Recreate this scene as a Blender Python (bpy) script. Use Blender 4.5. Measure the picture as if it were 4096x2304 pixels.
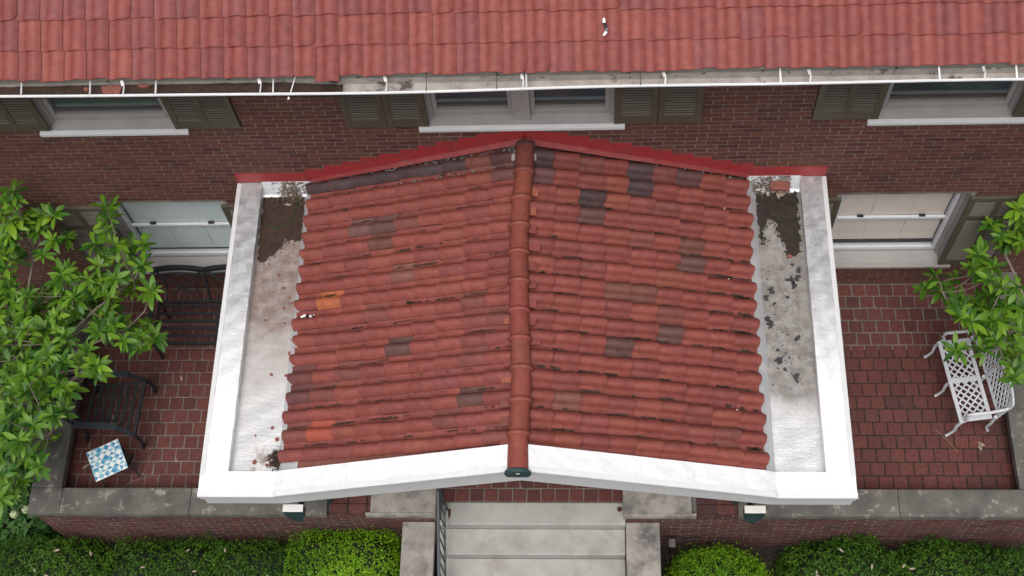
import bpy, math, random
from mathutils import Matrix, Vector
random.seed(11)
R_ = math.radians
for o in list(bpy.data.objects):
    bpy.data.objects.remove(o, do_unlink=True)
scene = bpy.context.scene
col = scene.collection

# ---------------------------------------------------------------- camera
cam_d = bpy.data.cameras.new('camera'); cam = bpy.data.objects.new('camera', cam_d); col.objects.link(cam)
cam_d.sensor_width = 36.0; cam_d.lens = 46.193; cam_d.clip_start = 0.1; cam_d.clip_end = 500
rm = Matrix([[0.998225, 0.007149, 0.059117], [0.019697, 0.897247, -0.441089], [-0.056196, 0.441471, 0.895514]])
cam.matrix_world = Matrix.Translation((0.639, -7.1, 14.37)) @ rm.to_4x4()
scene.camera = cam
# ---------------------------------------------------------------- sky, sun, exposure
world = bpy.data.worlds.new('World'); scene.world = world; world.use_nodes = True
wn = world.node_tree; wn.nodes.clear()
sky = wn.nodes.new('ShaderNodeTexSky'); sky.sky_type = 'NISHITA'; sky.sun_disc = False
SUN_EL, SUN_AZ = 68.0, 188.0          # azimuth clockwise from +Y (north)
sky.sun_elevation = R_(SUN_EL); sky.sun_rotation = R_(SUN_AZ)
sky.air_density = 1.0; sky.dust_density = 7.0; sky.ozone_density = 1.0
hs = wn.nodes.new('ShaderNodeHueSaturation'); hs.inputs['Saturation'].default_value = 0.36
bg = wn.nodes.new('ShaderNodeBackground'); bg.inputs['Strength'].default_value = 0.14
wo = wn.nodes.new('ShaderNodeOutputWorld')
wn.links.new(sky.outputs[0], hs.inputs['Color']); wn.links.new(hs.outputs[0], bg.inputs[0]); wn.links.new(bg.outputs[0], wo.inputs[0])
sd = bpy.data.lights.new('sun', 'SUN'); sd.energy = 1.25; sd.angle = R_(34); sd.color = (1.0, 0.96, 0.9)
so = bpy.data.objects.new('sun', sd); col.objects.link(so)
az, el = R_(SUN_AZ), R_(SUN_EL)
sdir = Vector((math.sin(az) * math.cos(el), math.cos(az) * math.cos(el), math.sin(el)))
so.rotation_euler = sdir.to_track_quat('Z', 'Y').to_euler(); so.location = (0, -10, 30)
scene.view_settings.view_transform = 'Standard'; scene.view_settings.look = 'None'
scene.view_settings.gamma = 1.0; scene.view_settings.exposure = 0.0; scene.view_settings.use_curve_mapping = False
scene.render.engine = 'CYCLES'

# ---------------------------------------------------------------- materials
def node(nt, t, **kw):
    n = nt.nodes.new(t)
    for k, v in kw.items():
        setattr(n, k, v)
    return n
def noise(nt, vec, scale, detail=4.0, rough=0.6):
    n = node(nt, 'ShaderNodeTexNoise'); n.inputs['Scale'].default_value = scale
    n.inputs['Detail'].default_value = detail; n.inputs['Roughness'].default_value = rough
    nt.links.new(vec, n.inputs['Vector']); return n.outputs['Fac']
def ramp(nt, fac, a, b, lo=0.0, hi=1.0):
    n = node(nt, 'ShaderNodeMapRange'); n.inputs['From Min'].default_value = a; n.inputs['From Max'].default_value = b
    n.inputs['To Min'].default_value = lo; n.inputs['To Max'].default_value = hi
    nt.links.new(fac, n.inputs['Value']); return n.outputs['Result']
def mixc(nt, fac, a, b, mode='MIX'):
    n = node(nt, 'ShaderNodeMix', data_type='RGBA', blend_type=mode)
    for v, i in ((fac, 0), (a, 6), (b, 7)):
        if isinstance(v, (int, float)): n.inputs[i].default_value = v
        elif isinstance(v, tuple): n.inputs[i].default_value = (v[0], v[1], v[2], 1)
        else: nt.links.new(v, n.inputs[i])
    return n.outputs[2]
def mul(nt, a, b, op='MULTIPLY'):
    n = node(nt, 'ShaderNodeMath', operation=op)
    for v, i in ((a, 0), (b, 1)):
        if isinstance(v, (int, float)): n.inputs[i].default_value = v
        else: nt.links.new(v, n.inputs[i])
    return n.outputs[0]
def base_mat(name):
    m = bpy.data.materials.new(name); m.use_nodes = True; nt = m.node_tree
    p = nt.nodes['Principled BSDF']; g = node(nt, 'ShaderNodeNewGeometry')
    return m, nt, p, g.outputs['Position'], g.outputs['Random Per Island']
def bump(nt, p, h, strength=0.4, dist=0.01):
    b = node(nt, 'ShaderNodeBump'); b.inputs['Strength'].default_value = strength; b.inputs['Distance'].default_value = dist
    nt.links.new(h, b.inputs['Height']); nt.links.new(b.outputs[0], p.inputs['Normal'])
def plain(name, c, rough=0.6, metal=0.0, var=0.25, vs=9.0, bs=0.25, bd=0.004, bsc=60.0, stain=None, st=(0.58, 0.68), ssc=3.0):
    """colour with large and fine variation, optional stains, fine relief"""
    m, nt, p, P, I = base_mat(name)
    f = noise(nt, P, vs, 6.0)
    c1 = tuple(x * (1 - var) for x in c); c2 = tuple(min(1, x * (1 + var)) for x in c)
    k = mixc(nt, ramp(nt, f, 0.3, 0.7), c1, c2)
    f2 = noise(nt, P, 130.0, 2.0)
    k = mixc(nt, ramp(nt, f2, 0.3, 0.7, 0.0, 0.35), k, tuple(x * 0.6 for x in c))
    if stain:
        f3 = noise(nt, P, ssc, 8.0, 0.7)
        k = mixc(nt, ramp(nt, f3, st[0], st[1]), k, stain)
    nt.links.new(k, p.inputs['Base Color']); p.inputs['Roughness'].default_value = rough; p.inputs['Metallic'].default_value = metal
    if bs: bump(nt, p, noise(nt, P, bsc, 4.0), bs, bd)
    return m
M = {}
def tile_mat(name, grime, spread):
    m, nt, p, P, I = base_mat(name)
    oi = node(nt, 'ShaderNodeObjectInfo')
    f = noise(nt, P, 14.0, 5.0); f2 = noise(nt, P, 220.0, 2.0); f3 = noise(nt, P, 5.0, 9.0, 0.75)
    f5 = noise(nt, P, 11.0, 6.0, 0.7)
    oc = mixc(nt, ramp(nt, f5, 0.44, 0.62, 0.0, spread), oi.outputs['Color'], (0.225, 0.060, 0.048))
    k = mixc(nt, 1.0, oc, mixc(nt, ramp(nt, f, 0.3, 0.7), (0.80, 0.78, 0.80), (1.15, 1.18, 1.12)), 'MULTIPLY')
    k = mixc(nt, ramp(nt, f2, 0.35, 0.7, 0.0, 0.4), k, mixc(nt, 1.0, k, (0.62, 0.6, 0.62), 'MULTIPLY'))
    k = mixc(nt, ramp(nt, f3, grime, grime + 0.11, 0.0, 0.75), k, (0.05, 0.028, 0.024))
    f4 = noise(nt, P, 47.0, 3.0)
    k = mixc(nt, ramp(nt, f4, 0.74, 0.78, 0.0, 0.55), k, (0.42, 0.25, 0.2))
    nt.links.new(k, p.inputs['Base Color']); p.inputs['Roughness'].default_value = 0.62
    p.inputs['Specular IOR Level'].default_value = 0.35
    bump(nt, p, noise(nt, P, 90.0, 5.0), 0.25, 0.004)
    return m
M['tile_main'] = tile_mat('roof_tile_clay', 0.67, 0.0)
M['tile_porch'] = tile_mat('porch_tile_clay', 0.60, 0.18)
def brick_mat(name, ca, cb, cc, dirt):
    m, nt, p, P, I = base_mat(name)
    oi = node(nt, 'ShaderNodeObjectInfo')
    r = mul(nt, mul(nt, oi.outputs['Random'], I, 'ADD'), 1.0, 'FRACT')
    k = mixc(nt, ramp(nt, r, 0.0, 0.55), ca, cb); k = mixc(nt, ramp(nt, r, 0.7, 1.0), k, cc)
    f = noise(nt, P, 22.0, 6.0, 0.7)
    k = mixc(nt, 1.0, k, mixc(nt, ramp(nt, f, 0.3, 0.7), (0.62, 0.62, 0.62), (1.3, 1.3, 1.3)), 'MULTIPLY')
    f3 = noise(nt, P, 2.2, 8.0, 0.7)
    k = mixc(nt, ramp(nt, f3, 0.55, 0.75, 0.0, 0.7), k, dirt)
    nt.links.new(k, p.inputs['Base Color']); p.inputs['Roughness'].default_value = 0.85
    bump(nt, p, noise(nt, P, 120.0, 4.0), 0.35, 0.004)
    return m
M['brick'] = brick_mat('wall_brick', (0.098, 0.034, 0.024), (0.130, 0.048, 0.034), (0.076, 0.027, 0.025), (0.054, 0.033, 0.027))
M['paver'] = brick_mat('quarry_paver', (0.092, 0.027, 0.023), (0.122, 0.037, 0.030), (0.072, 0.026, 0.024), (0.062, 0.041, 0.036))
M['brick_low'] = brick_mat('terrace_brick', (0.088, 0.029, 0.025), (0.115, 0.040, 0.032), (0.062, 0.025, 0.026), (0.030, 0.027, 0.026))
M['mortar'] = plain('mortar', (0.215, 0.180, 0.152), 0.9, var=0.35, vs=5.0, stain=(0.11, 0.08, 0.066), st=(0.50, 0.64), ssc=2.5)
M['mortar_floor'] = plain('floor_mortar', (0.175, 0.16, 0.14), 0.9, var=0.3, vs=4.0, stain=(0.04, 0.034, 0.026), st=(0.56, 0.68), ssc=1.6)
M['mossy'] = plain('open_mossy_joint', (0.022, 0.021, 0.014), 0.95, var=0.5, vs=9.0, stain=(0.14, 0.13, 0.115), st=(0.64, 0.72), ssc=3.0)
M['mortar_dark'] = plain('terrace_mortar', (0.22, 0.215, 0.205), 0.9, var=0.35, vs=4.0, stain=(0.05, 0.047, 0.042), st=(0.5, 0.62), ssc=2.0)
M['coping'] = plain('weathered_stone', (0.112, 0.105, 0.093), 0.85, var=0.42, vs=4.0, stain=(0.24, 0.225, 0.20), st=(0.585, 0.63), ssc=8.0, bs=0.5)
M['cap'] = plain('pale_stone', (0.33, 0.305, 0.275), 0.85, var=0.2, vs=5.0, stain=(0.105, 0.10, 0.096), st=(0.46, 0.66), ssc=3.4, bs=0.35)
M['step'] = plain('step_stone', (0.385, 0.382, 0.36), 0.8, var=0.14, vs=3.0, stain=(0.26, 0.235, 0.195), st=(0.52, 0.75), ssc=2.6, bs=0.3)
M['white'] = plain('white_paint', (0.68, 0.69, 0.70), 0.45, var=0.05, vs=6.0, bs=0.1, stain=(0.55, 0.52, 0.48), st=(0.68, 0.8), ssc=4.0)
M['trim'] = plain('old_white_trim', (0.345, 0.325, 0.315), 0.6, var=0.1, vs=5.0, bs=0.25, stain=(0.30, 0.27, 0.24), st=(0.64, 0.72), ssc=9.0)
M['vinyl'] = plain('white_vinyl', (0.66, 0.68, 0.72), 0.4, var=0.05, bs=0.0)
M['shutter'] = plain('olive_brown_paint', (0.092, 0.079, 0.056), 0.55, var=0.15, vs=6.0, bs=0.15)
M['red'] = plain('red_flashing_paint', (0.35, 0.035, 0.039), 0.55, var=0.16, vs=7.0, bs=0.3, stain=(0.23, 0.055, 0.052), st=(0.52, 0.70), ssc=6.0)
M['red_shaded'] = plain('shaded_red_lead', (0.25, 0.04, 0.04), 0.7, var=0.2, vs=8.0, bs=0.3, stain=(0.20, 0.09, 0.08), st=(0.55, 0.7), ssc=9.0)  # darker copy of the flashing red; shade put into the apron's colour
M['soffit'] = plain('fascia_board', (0.26, 0.255, 0.22), 0.7, var=0.12)
M['gutter_in'] = plain('gutter_lining', (0.42, 0.385, 0.36), 0.75, var=0.25, vs=8.0, stain=(0.10, 0.08, 0.065), st=(0.55, 0.62), ssc=5.0)
M['gutter_white'] = plain('gutter_lip_paint', (0.82, 0.83, 0.84), 0.4, var=0.06, bs=0.1)
M['galv'] = plain('galvanised_strap', (0.45, 0.45, 0.45), 0.5, metal=0.5, var=0.2)
M['strap_dark'] = plain('dark_strap', (0.09, 0.075, 0.065), 0.7, var=0.2)
M['black'] = plain('black_metal', (0.012, 0.014, 0.017), 0.65, var=0.2, bs=0.15)
M['rail'] = plain('charcoal_rail', (0.030, 0.036, 0.046), 0.5, var=0.15, bs=0.1)
M['bench'] = plain('white_cast_metal', (0.60, 0.62, 0.66), 0.5, var=0.08, bs=0.2, stain=(0.45, 0.43, 0.42), st=(0.62, 0.75), ssc=12.0)
M['soil'] = plain('soil', (0.020, 0.015, 0.011), 0.95, var=0.5, vs=12.0, bs=0.8, bd=0.03, bsc=25)
M['dirt'] = plain('wet_silt', (0.046, 0.025, 0.018), 0.9, var=0.5, vs=18.0, bs=0.7, bd=0.01, bsc=50)
M['dirt_r'] = plain('dark_silt', (0.032, 0.024, 0.018), 0.9, var=0.5, vs=18.0, bs=0.7, bd=0.01, bsc=50)
M['tar'] = plain('tar_flake', (0.035, 0.034, 0.036), 0.7, var=0.3)
M['bark'] = plain('grey_bark', (0.24, 0.20, 0.16), 0.85, var=0.25, vs=20.0, bs=0.5)
M['dryleaf'] = plain('dry_leaf', (0.34, 0.275, 0.215), 0.75, var=0.3, vs=30.0)
M['litter'] = plain('leaf_litter', (0.16, 0.115, 0.08), 0.85, var=0.5, vs=60.0)
M['frag'] = plain('broken_clay', (0.235, 0.080, 0.062), 0.8, var=0.25, vs=25.0)
M['teal'] = plain('dark_green_copper', (0.022, 0.055, 0.058), 0.5, var=0.25, vs=10)
M['rusty'] = plain('white_rusty_paint', (0.70, 0.69, 0.66), 0.6, var=0.05, stain=(0.30, 0.13, 0.05), st=(0.55, 0.63), ssc=16.0)
M['cleanish'] = plain('white_speckled_paint', (0.72, 0.72, 0.70), 0.6, var=0.05, stain=(0.42, 0.36, 0.28), st=(0.66, 0.72), ssc=18.0)
M['dark'] = plain('shade_dark', (0.02, 0.02, 0.022), 0.9, bs=0)  # near-black that stands for shade in rooms and louvre gaps
M['screen'] = plain('dark_insect_screen', (0.060, 0.075, 0.088), 0.6, var=0.15, vs=2.0, bs=0)
M['blind_w'] = plain('blind_pink_reflect', (0.72, 0.61, 0.56), 0.6, var=0.06, vs=1.5, bs=0)  # pink reflection of the pavers put into the blind's colour
M['blind_c'] = plain('blind_green_reflect', (0.60, 0.66, 0.66), 0.6, var=0.06, vs=1.5, bs=0)  # grey-green reflection put into the blind's colour
M['ridge'] = M['tile_porch']
M['rust'] = plain('rust', (0.085, 0.028, 0.012), 0.9, var=0.4, vs=30)
M['petal'] = plain('pale_green_bloom', (0.45, 0.50, 0.28), 0.7, var=0.3, vs=40)
M['membrane'] = plain('white_scrap', (0.85, 0.86, 0.87), 0.4, var=0.05, bs=0)
M['blackscrap'] = plain('black_scrap', (0.012, 0.013, 0.02), 0.35, var=0.2, bs=0)
def silver(name, stainc, lo, hi, rough=0.42, wear_reflect=None, metal=0.80, bs=0.34, base=(0.86, 0.87, 0.88), wm=0.02, wr=0.85):
    """aluminium roof coating: crinkled, dusty; wear_reflect = (y0, y1, strength) where troughs have worn grey and caps have reflection painted in"""
    m, nt, p, P, I = base_mat(name)
    f = noise(nt, P, 3.0, 8.0, 0.7); f2 = noise(nt, P, 26.0, 5.0)
    k = mixc(nt, ramp(nt, f2, 0.3, 0.7), tuple(v*0.93 for v in base), tuple(min(1, v*1.04) for v in base))
    s = ramp(nt, f, lo, hi)
    s2 = ramp(nt, noise(nt, P, 34.0, 6.0, 0.7), 0.62, 0.72, 0.0, 0.35)
    st = mul(nt, s, s2, 'MAXIMUM')
    if wear_reflect:
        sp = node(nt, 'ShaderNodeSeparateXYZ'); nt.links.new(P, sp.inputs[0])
        ed = mul(nt, sp.outputs['Y'], mul(nt, f, wear_reflect[2]), 'ADD')
        w = ramp(nt, ed, wear_reflect[0] + wear_reflect[2]*0.5, wear_reflect[1] + wear_reflect[2]*0.5)
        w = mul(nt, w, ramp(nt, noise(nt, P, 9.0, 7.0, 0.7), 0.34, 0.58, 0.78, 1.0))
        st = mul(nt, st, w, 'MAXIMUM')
    k = mixc(nt, st, k, mixc(nt, ramp(nt, noise(nt, P, 12.0, 7.0, 0.7), 0.35, 0.65), tuple(v*0.75 for v in stainc), tuple(v*1.25 for v in stainc)))
    nt.links.new(k, p.inputs['Base Color'])
    nt.links.new(ramp(nt, st, 0.0, 1.0, metal, wm), p.inputs['Metallic'])
    nt.links.new(ramp(nt, st, 0.0, 1.0, rough, wr), p.inputs['Roughness'])
    mp = node(nt, 'ShaderNodeMapping'); mp.inputs['Scale'].default_value = (0.5, 1.6, 1.0); nt.links.new(P, mp.inputs[0])
    h = mul(nt, noise(nt, mp.outputs[0], 7.0, 6.0, 0.65), mul(nt, noise(nt, P, 40.0, 3.0), 0.5), 'ADD')
    bump(nt, p, h, bs, 0.010)
    return m
M['silver'] = silver('aluminium_coating', (0.30, 0.285, 0.27), 0.56, 0.76, 0.58, base=(0.74, 0.75, 0.77))
M['whitecoat'] = silver('white_roof_coating', (0.50, 0.48, 0.45), 0.66, 0.82, 0.42, None, 0.30, 0.15, (0.92, 0.925, 0.93))
M['capcoat'] = silver('parapet_coating', (0.52, 0.53, 0.55), 0.66, 0.82, 0.45, (-2.5, -1.1, 1.1), 0.30, 0.45, (0.92, 0.925, 0.93), 0.65, 0.5)  # greys toward the wall: the wall's reflection is put into the colour
M['gritty'] = plain('grey_grit', (0.20, 0.20, 0.20), 0.8, var=0.5, vs=80.0, bs=0)
M['silver_l'] = silver('dusty_aluminium_left', (0.215, 0.16, 0.14), 0.55, 0.70, wear_reflect=(-2.7, -1.5, 1.5), base=(0.80, 0.80, 0.80))
M['silver_r'] = silver('dusty_aluminium_right', (0.205, 0.188, 0.172), 0.60, 0.75, wear_reflect=(-2.75, -2.30, 0.8), base=(0.82, 0.82, 0.83))
def leaf_mat(name, ca, cb, rough=0.42, trans=0.25):
    m, nt, p, P, I = base_mat(name)
    oi = node(nt, 'ShaderNodeObjectInfo')
    r = mul(nt, mul(nt, oi.outputs['Random'], I, 'ADD'), 1.0, 'FRACT')
    k = mixc(nt, r, ca, cb)
    f = noise(nt, P, 1.6, 3.0)
    k = mixc(nt, 1.0, k, mixc(nt, ramp(nt, f, 0.35, 0.65), (0.72, 0.78, 0.8), (1.3, 1.2, 1.05)), 'MULTIPLY')
    nt.links.new(k, p.inputs['Base Color']); p.inputs['Roughness'].default_value = rough; p.inputs['Specular IOR Level'].default_value = 0.3
    tb = node(nt, 'ShaderNodeBsdfTranslucent'); nt.links.new(k, tb.inputs[0])
    mx = node(nt, 'ShaderNodeMixShader'); mx.inputs[0].default_value = trans
    out = nt.nodes['Material Output']
    nt.links.new(p.outputs[0], mx.inputs[1]); nt.links.new(tb.outputs[0], mx.inputs[2]); nt.links.new(mx.outputs[0], out.inputs[0])
    return m
M['leaf'] = leaf_mat('magnolia_leaf', (0.024, 0.095, 0.010), (0.145, 0.285, 0.022), 0.42, 0.2)
M['box'] = leaf_mat('boxwood_leaf', (0.090, 0.25, 0.008), (0.22, 0.40, 0.020), 0.55)
M['yew'] = leaf_mat('yew_leaf', (0.025, 0.085, 0.008), (0.080, 0.175, 0.016), 0.6)
M['hydr'] = leaf_mat('hydrangea_leaf', (0.020, 0.075, 0.014), (0.05, 0.13, 0.025), 0.55)
M['core'] = plain('bush_inside', (0.010, 0.017, 0.006), 0.95, bs=0)
def glass_mat(name, tint):
    m = bpy.data.materials.new(name); m.use_nodes = True; nt = m.node_tree; nt.nodes.clear()
    tr = node(nt, 'ShaderNodeBsdfTransparent'); tr.inputs[0].default_value = (*tint, 1)
    gl = node(nt, 'ShaderNodeBsdfGlossy'); gl.inputs['Roughness'].default_value = 0.03
    lw = node(nt, 'ShaderNodeLayerWeight'); lw.inputs[0].default_value = 0.5
    f5 = mul(nt, lw.outputs['Facing'], 5.0, 'POWER'); f5 = mul(nt, mul(nt, f5, 0.95), 0.045, 'ADD')
    mx = node(nt, 'ShaderNodeMixShader'); o = node(nt, 'ShaderNodeOutputMaterial')
    nt.links.new(f5, mx.inputs[0]); nt.links.new(tr.outputs[0], mx.inputs[1]); nt.links.new(gl.outputs[0], mx.inputs[2]); nt.links.new(mx.outputs[0], o.inputs[0])
    return m
M['glass'] = glass_mat('window_glass', (0.95, 0.965, 0.965))
def flat(name, c, rough=0.3):
    m, nt, p, P, I = base_mat(name)
    k = mixc(nt, ramp(nt, noise(nt, P, 40.0), 0.3, 0.7), tuple(x * 0.92 for x in c), c)
    nt.links.new(k, p.inputs['Base Color']); p.inputs['Roughness'].default_value = rough; return m
M['t_white'] = flat('glazed_white', (0.80, 0.80, 0.77)); M['t_pale'] = flat('glazed_pale_blue', (0.21, 0.48, 0.60)); M['t_blue'] = flat('glazed_blue', (0.055, 0.26, 0.47))

# ---------------------------------------------------------------- mesh helpers
WO = {}                                              # world origin of every un-rotated parent
class MB:
    def __init__(s): s.v = []; s.f = []; s.sm = []
    def add(s, vs, fs, smooth=False):
        b = len(s.v); s.v += [tuple(p) for p in vs]
        for f in fs: s.f.append(tuple(i + b for i in f)); s.sm.append(smooth)
        return s
    def box(s, x0, x1, y0, y1, z0, z1):
        return s.add([(x0,y0,z0),(x1,y0,z0),(x1,y1,z0),(x0,y1,z0),(x0,y0,z1),(x1,y0,z1),(x1,y1,z1),(x0,y1,z1)],
                     [(0,3,2,1),(4,5,6,7),(0,1,5,4),(1,2,6,5),(2,3,7,6),(3,0,4,7)])
    def obox(s, mat, hx, hy, hz):                     # oriented box
        vs = [mat @ Vector((a*hx, b*hy, c*hz)) for c in (-1,1) for a, b in ((-1,-1),(1,-1),(1,1),(-1,1))]
        return s.add(vs, [(0,3,2,1),(4,5,6,7),(0,1,5,4),(1,2,6,5),(2,3,7,6),(3,0,4,7)])
    def bar(s, a, b, w, h, up=(0,0,1)):               # rectangular bar from a to b
        a, b = Vector(a), Vector(b); d = (b - a); L = d.length; d.normalize(); u = Vector(up)
        x = d.cross(u)
        if x.length < 1e-4: x = d.cross(Vector((1,0,0)))
        x.normalize(); z = x.cross(d)
        m = Matrix((x, d, z)).transposed().to_4x4(); m.translation = (a + b) / 2
        return s.obox(m, w/2, L/2, h/2)
    def prism_x(s, x0, x1, prof):                     # (y,z) profile, counter-clockwise seen from +x
        n = len(prof)
        vs = [(x0, y, z) for y, z in prof] + [(x1, y, z) for y, z in prof]
        fs = [tuple(range(n))[::-1], tuple(range(n, 2*n))] + [(i, (i+1) % n, n + (i+1) % n, n + i) for i in range(n)]
        return s.add(vs, fs)
    def prism_z(s, poly, z0, z1):                     # (x,y) polygon, counter-clockwise
        n = len(poly)
        vs = [(x, y, z0) for x, y in poly] + [(x, y, z1) for x, y in poly]
        fs = [tuple(range(n))[::-1], tuple(range(n, 2*n))] + [(i, (i+1) % n, n + (i+1) % n, n + i) for i in range(n)]
        return s.add(vs, fs)
    def tube(s, pts, rad, n=6, cap=True):
        pts = [Vector(p) for p in pts]; rs = rad if isinstance(rad, (list, tuple)) else [rad] * len(pts)
        vs = []; prev = None
        for i, p in enumerate(pts):
            d = (pts[min(i+1, len(pts)-1)] - pts[max(i-1, 0)]).normalized()
            if prev is None:
                a = d.cross(Vector((0,0,1)))
                if a.length < 1e-3: a = d.cross(Vector((1,0,0)))
            else: a = prev - d * prev.dot(d)
            a.normalize(); prev = a; b = d.cross(a)
            for k in range(n):
                t = 2*math.pi*k/n; vs.append(p + (a*math.cos(t) + b*math.sin(t)) * rs[i])
        fs = [(i*n+k, i*n+(k+1) % n, (i+1)*n+(k+1) % n, (i+1)*n+k) for i in range(len(pts)-1) for k in range(n)]
        s.add(vs, fs, True)
        if cap:
            m = len(pts)
            s.add(vs[:n], [tuple(range(n))[::-1]]); s.add(vs[(m-1)*n:], [tuple(range(n))])
        return s
    def mesh(s, name, mat, off=(0,0,0)):
        me = bpy.data.meshes.new(name)
        me.from_pydata([(x-off[0], y-off[1], z-off[2]) for x, y, z in s.v], [], s.f)
        me.polygons.foreach_set('use_smooth', s.sm)
        if mat: me.materials.append(M[mat])
        me.validate(); me.update(); return me
    def build(s, name, mat, parent=None, bevel=0, local=False):
        off = (0,0,0)
        if parent is not None and not local: off = WO.get(parent.name, (0,0,0))
        o = bpy.data.objects.new(name, s.mesh(name, mat, off)); col.objects.link(o)
        if parent is not None: o.parent = parent; WO[o.name] = off
        if bevel:
            bv = o.modifiers.new('bevel', 'BEVEL'); bv.width = bevel; bv.segments = 2; bv.limit_method = 'ANGLE'
        return o
def tag(o, label=None, cat=None, group=None, kind=None):
    if label: o['label'] = label
    if cat: o['category'] = cat
    if group: o['group'] = group
    if kind: o['kind'] = kind
    return o
def thing(name, label, cat, loc=(0,0,0), rz=0.0, group=None):
    o = bpy.data.objects.new(name, None); col.objects.link(o); o.location = loc; o.rotation_euler = (0,0,rz)
    o.empty_display_size = 0.2; WO[o.name] = tuple(loc)
    return tag(o, label, cat, group)
def inst(name, me, mat4, parent=None, color=None):     # one object on shared mesh data
    o = bpy.data.objects.new(name, me); col.objects.link(o)
    off = Vector(WO.get(parent.name, (0,0,0))) if parent is not None else Vector((0,0,0))
    m = mat4.copy(); m.translation = m.translation - off
    if parent is not None: o.parent = parent
    o.matrix_basis = m
    if color: o.color = (*color, 1)
    return o
def rnd(a, b): return random.uniform(a, b)
def solo(o, label, cat, group=None, kind=None):         # top-level one-mesh thing: origin to its centre base
    me = o.data; n = len(me.vertices)
    cx = sum(v.co.x for v in me.vertices)/n; cy = sum(v.co.y for v in me.vertices)/n; cz = min(v.co.z for v in me.vertices)
    me.transform(Matrix.Translation((-cx,-cy,-cz))); o.location = (cx,cy,cz)
    return tag(o, label, cat, group, kind)

# ================================================================ GROUND
g = MB(); g.add([(-70,-70,-1.05),(70,-70,-1.05),(70,70,-1.05),(-70,70,-1.05)], [(0,1,2,3)])
tag(g.build('ground', 'soil'), 'dark bare soil bed below the terrace wall and hedges', kind='structure')
# ================================================================ HOUSE
house = thing('brick_house', 'two-storey dark red brick house with clay tile roof and olive shutters', 'house', (0, 0.1, -1.05))
OPEN = [(-4.76,-3.40,3.57,5.10), (-0.96,0.93,3.57,5.10), (3.36,4.72,3.57,5.10), (3.27,4.72,0.50,2.13), (-4.76,-3.31,0.50,2.13)]
BL, BH, BJ = 0.2127, 0.0702, 0.011
def brick_cells(x0, x1, z0, z1, holes):
    out = []; r = 0; z = z0
    while z + BH*0.6 < z1:
        x = x0 - BL + (BL/2 if r % 2 else 0) + rnd(-0.012, 0.012); za, zb = z, z + BH - BJ
        while x < x1:
            xa, xb = max(x, x0), min(x + BL - BJ + rnd(-0.003, 0.003), x1)
            segs = [(xa, xb)]
            for hx0, hx1, hz0, hz1 in holes:
                if zb > hz0 and za < hz1:
                    ns = []
                    for a, b in segs:
                        if b <= hx0 or a >= hx1: ns.append((a, b))
                        else:
                            if a < hx0: ns.append((a, hx0))
                            if b > hx1: ns.append((hx1, b))
                    segs = ns
            for a, b in segs:
                if b - a > 0.02: out.append((a, b, za, zb))
            x += BL
        z += BH; r += 1
    return out
def brick_mesh(name, mat, L=BL-BJ, H=BH-BJ, D=0.03):
    m = MB(); e = 0.0016
    x, z = L/2, H/2
    vs = [(-x,D,-z),(x,D,-z),(x,D,z),(-x,D,z),(-x,e,-z),(x,e,-z),(x,e,z),(-x,e,z),(-x+e,0,-z+e),(x-e,0,-z+e),(x-e,0,z-e),(-x+e,0,z-e)]
    fs = [(8,9,10,11)] + [(4+i,4+(i+1)%4,8+(i+1)%4,8+i) for i in range(4)] + [(i,(i+1)%4,4+(i+1)%4,4+i) for i in range(4)]
    m.add(vs, fs); return m.mesh(name, mat)
def lay_bricks(cells, parent, mat, n_single, pick, place):
    """the n_single bricks that show largest as objects, the rest as one part"""
    me = brick_mesh('brick', mat)
    full = [c for c in cells if c[1]-c[0] > BL*0.9]
    full = [c for c in full if pick(c) is not None]; full.sort(key=pick)
    single = set(full[:n_single]); rest = MB()
    for c in cells:
        if c in single:
            T = place((c[0]+c[1])/2, (c[2]+c[3])/2) @ Matrix.Rotation(rnd(-0.006, 0.006), 4, 'Y')
            inst('brick', me, T @ Matrix.Translation((0, rnd(-0.0025, 0.0012), 0)), parent)
        else:
            T = place((c[0]+c[1])/2, (c[2]+c[3])/2) @ Matrix.Translation((0, rnd(-0.0025, 0.0012), 0))
            x, z = (c[1]-c[0])/2, (c[3]-c[2])/2
            vs = [(-x,.03,-z),(x,.03,-z),(x,.03,z),(-x,.03,z),(-x,0,-z),(x,0,-z),(x,0,z),(-x,0,z)]
            rest.add([T @ Vector(v) for v in vs], [(4,5,6,7),(0,1,5,4),(1,2,6,5),(2,3,7,6),(3,0,4,7)])
    if rest.v: tag(rest.build('brickwork', mat, parent), kind='stuff')
# mortar core of the wall, with openings
core = MB(); XS = sorted(set([-6.9, 6.6] + [v for o in OPEN for v in o[:2]]))
ZS = sorted(set([-1.05, 5.25] + [v for o in OPEN for v in o[2:]]))
for i in range(len(XS)-1):
    za = None
    for j in range(len(ZS)-1):
        xm, zm = (XS[i]+XS[i+1])/2, (ZS[j]+ZS[j+1])/2
        if not any(o[0] < xm < o[1] and o[2] < zm < o[3] for o in OPEN):
            core.box(XS[i], XS[i+1], 0.0028, 0.28, ZS[j], ZS[j+1])
wall = core.build('wall', 'mortar', house)
cells = brick_cells(-6.9, 6.6, -1.05, 5.25, OPEN)
def vis_key(c):
    x, z = (c[0]+c[1])/2, (c[2]+c[3])/2
    if z > 4.12 or abs(x) > 5.0: return None
    for a, b in ((-5.4,-2.76), (-1.76,1.73), (2.74,5.3)):
        if a < x < b and z > 3.5: return None
    if z < 3.45 - 0.31*abs(x) and abs(x) < 3.2: return None
    return (x-0.64)**2 + (z-14.4)**2
lay_bricks(cells, wall, 'brick', 300, vis_key, lambda x, z: Matrix.Translation((x, 0, z)))

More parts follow.
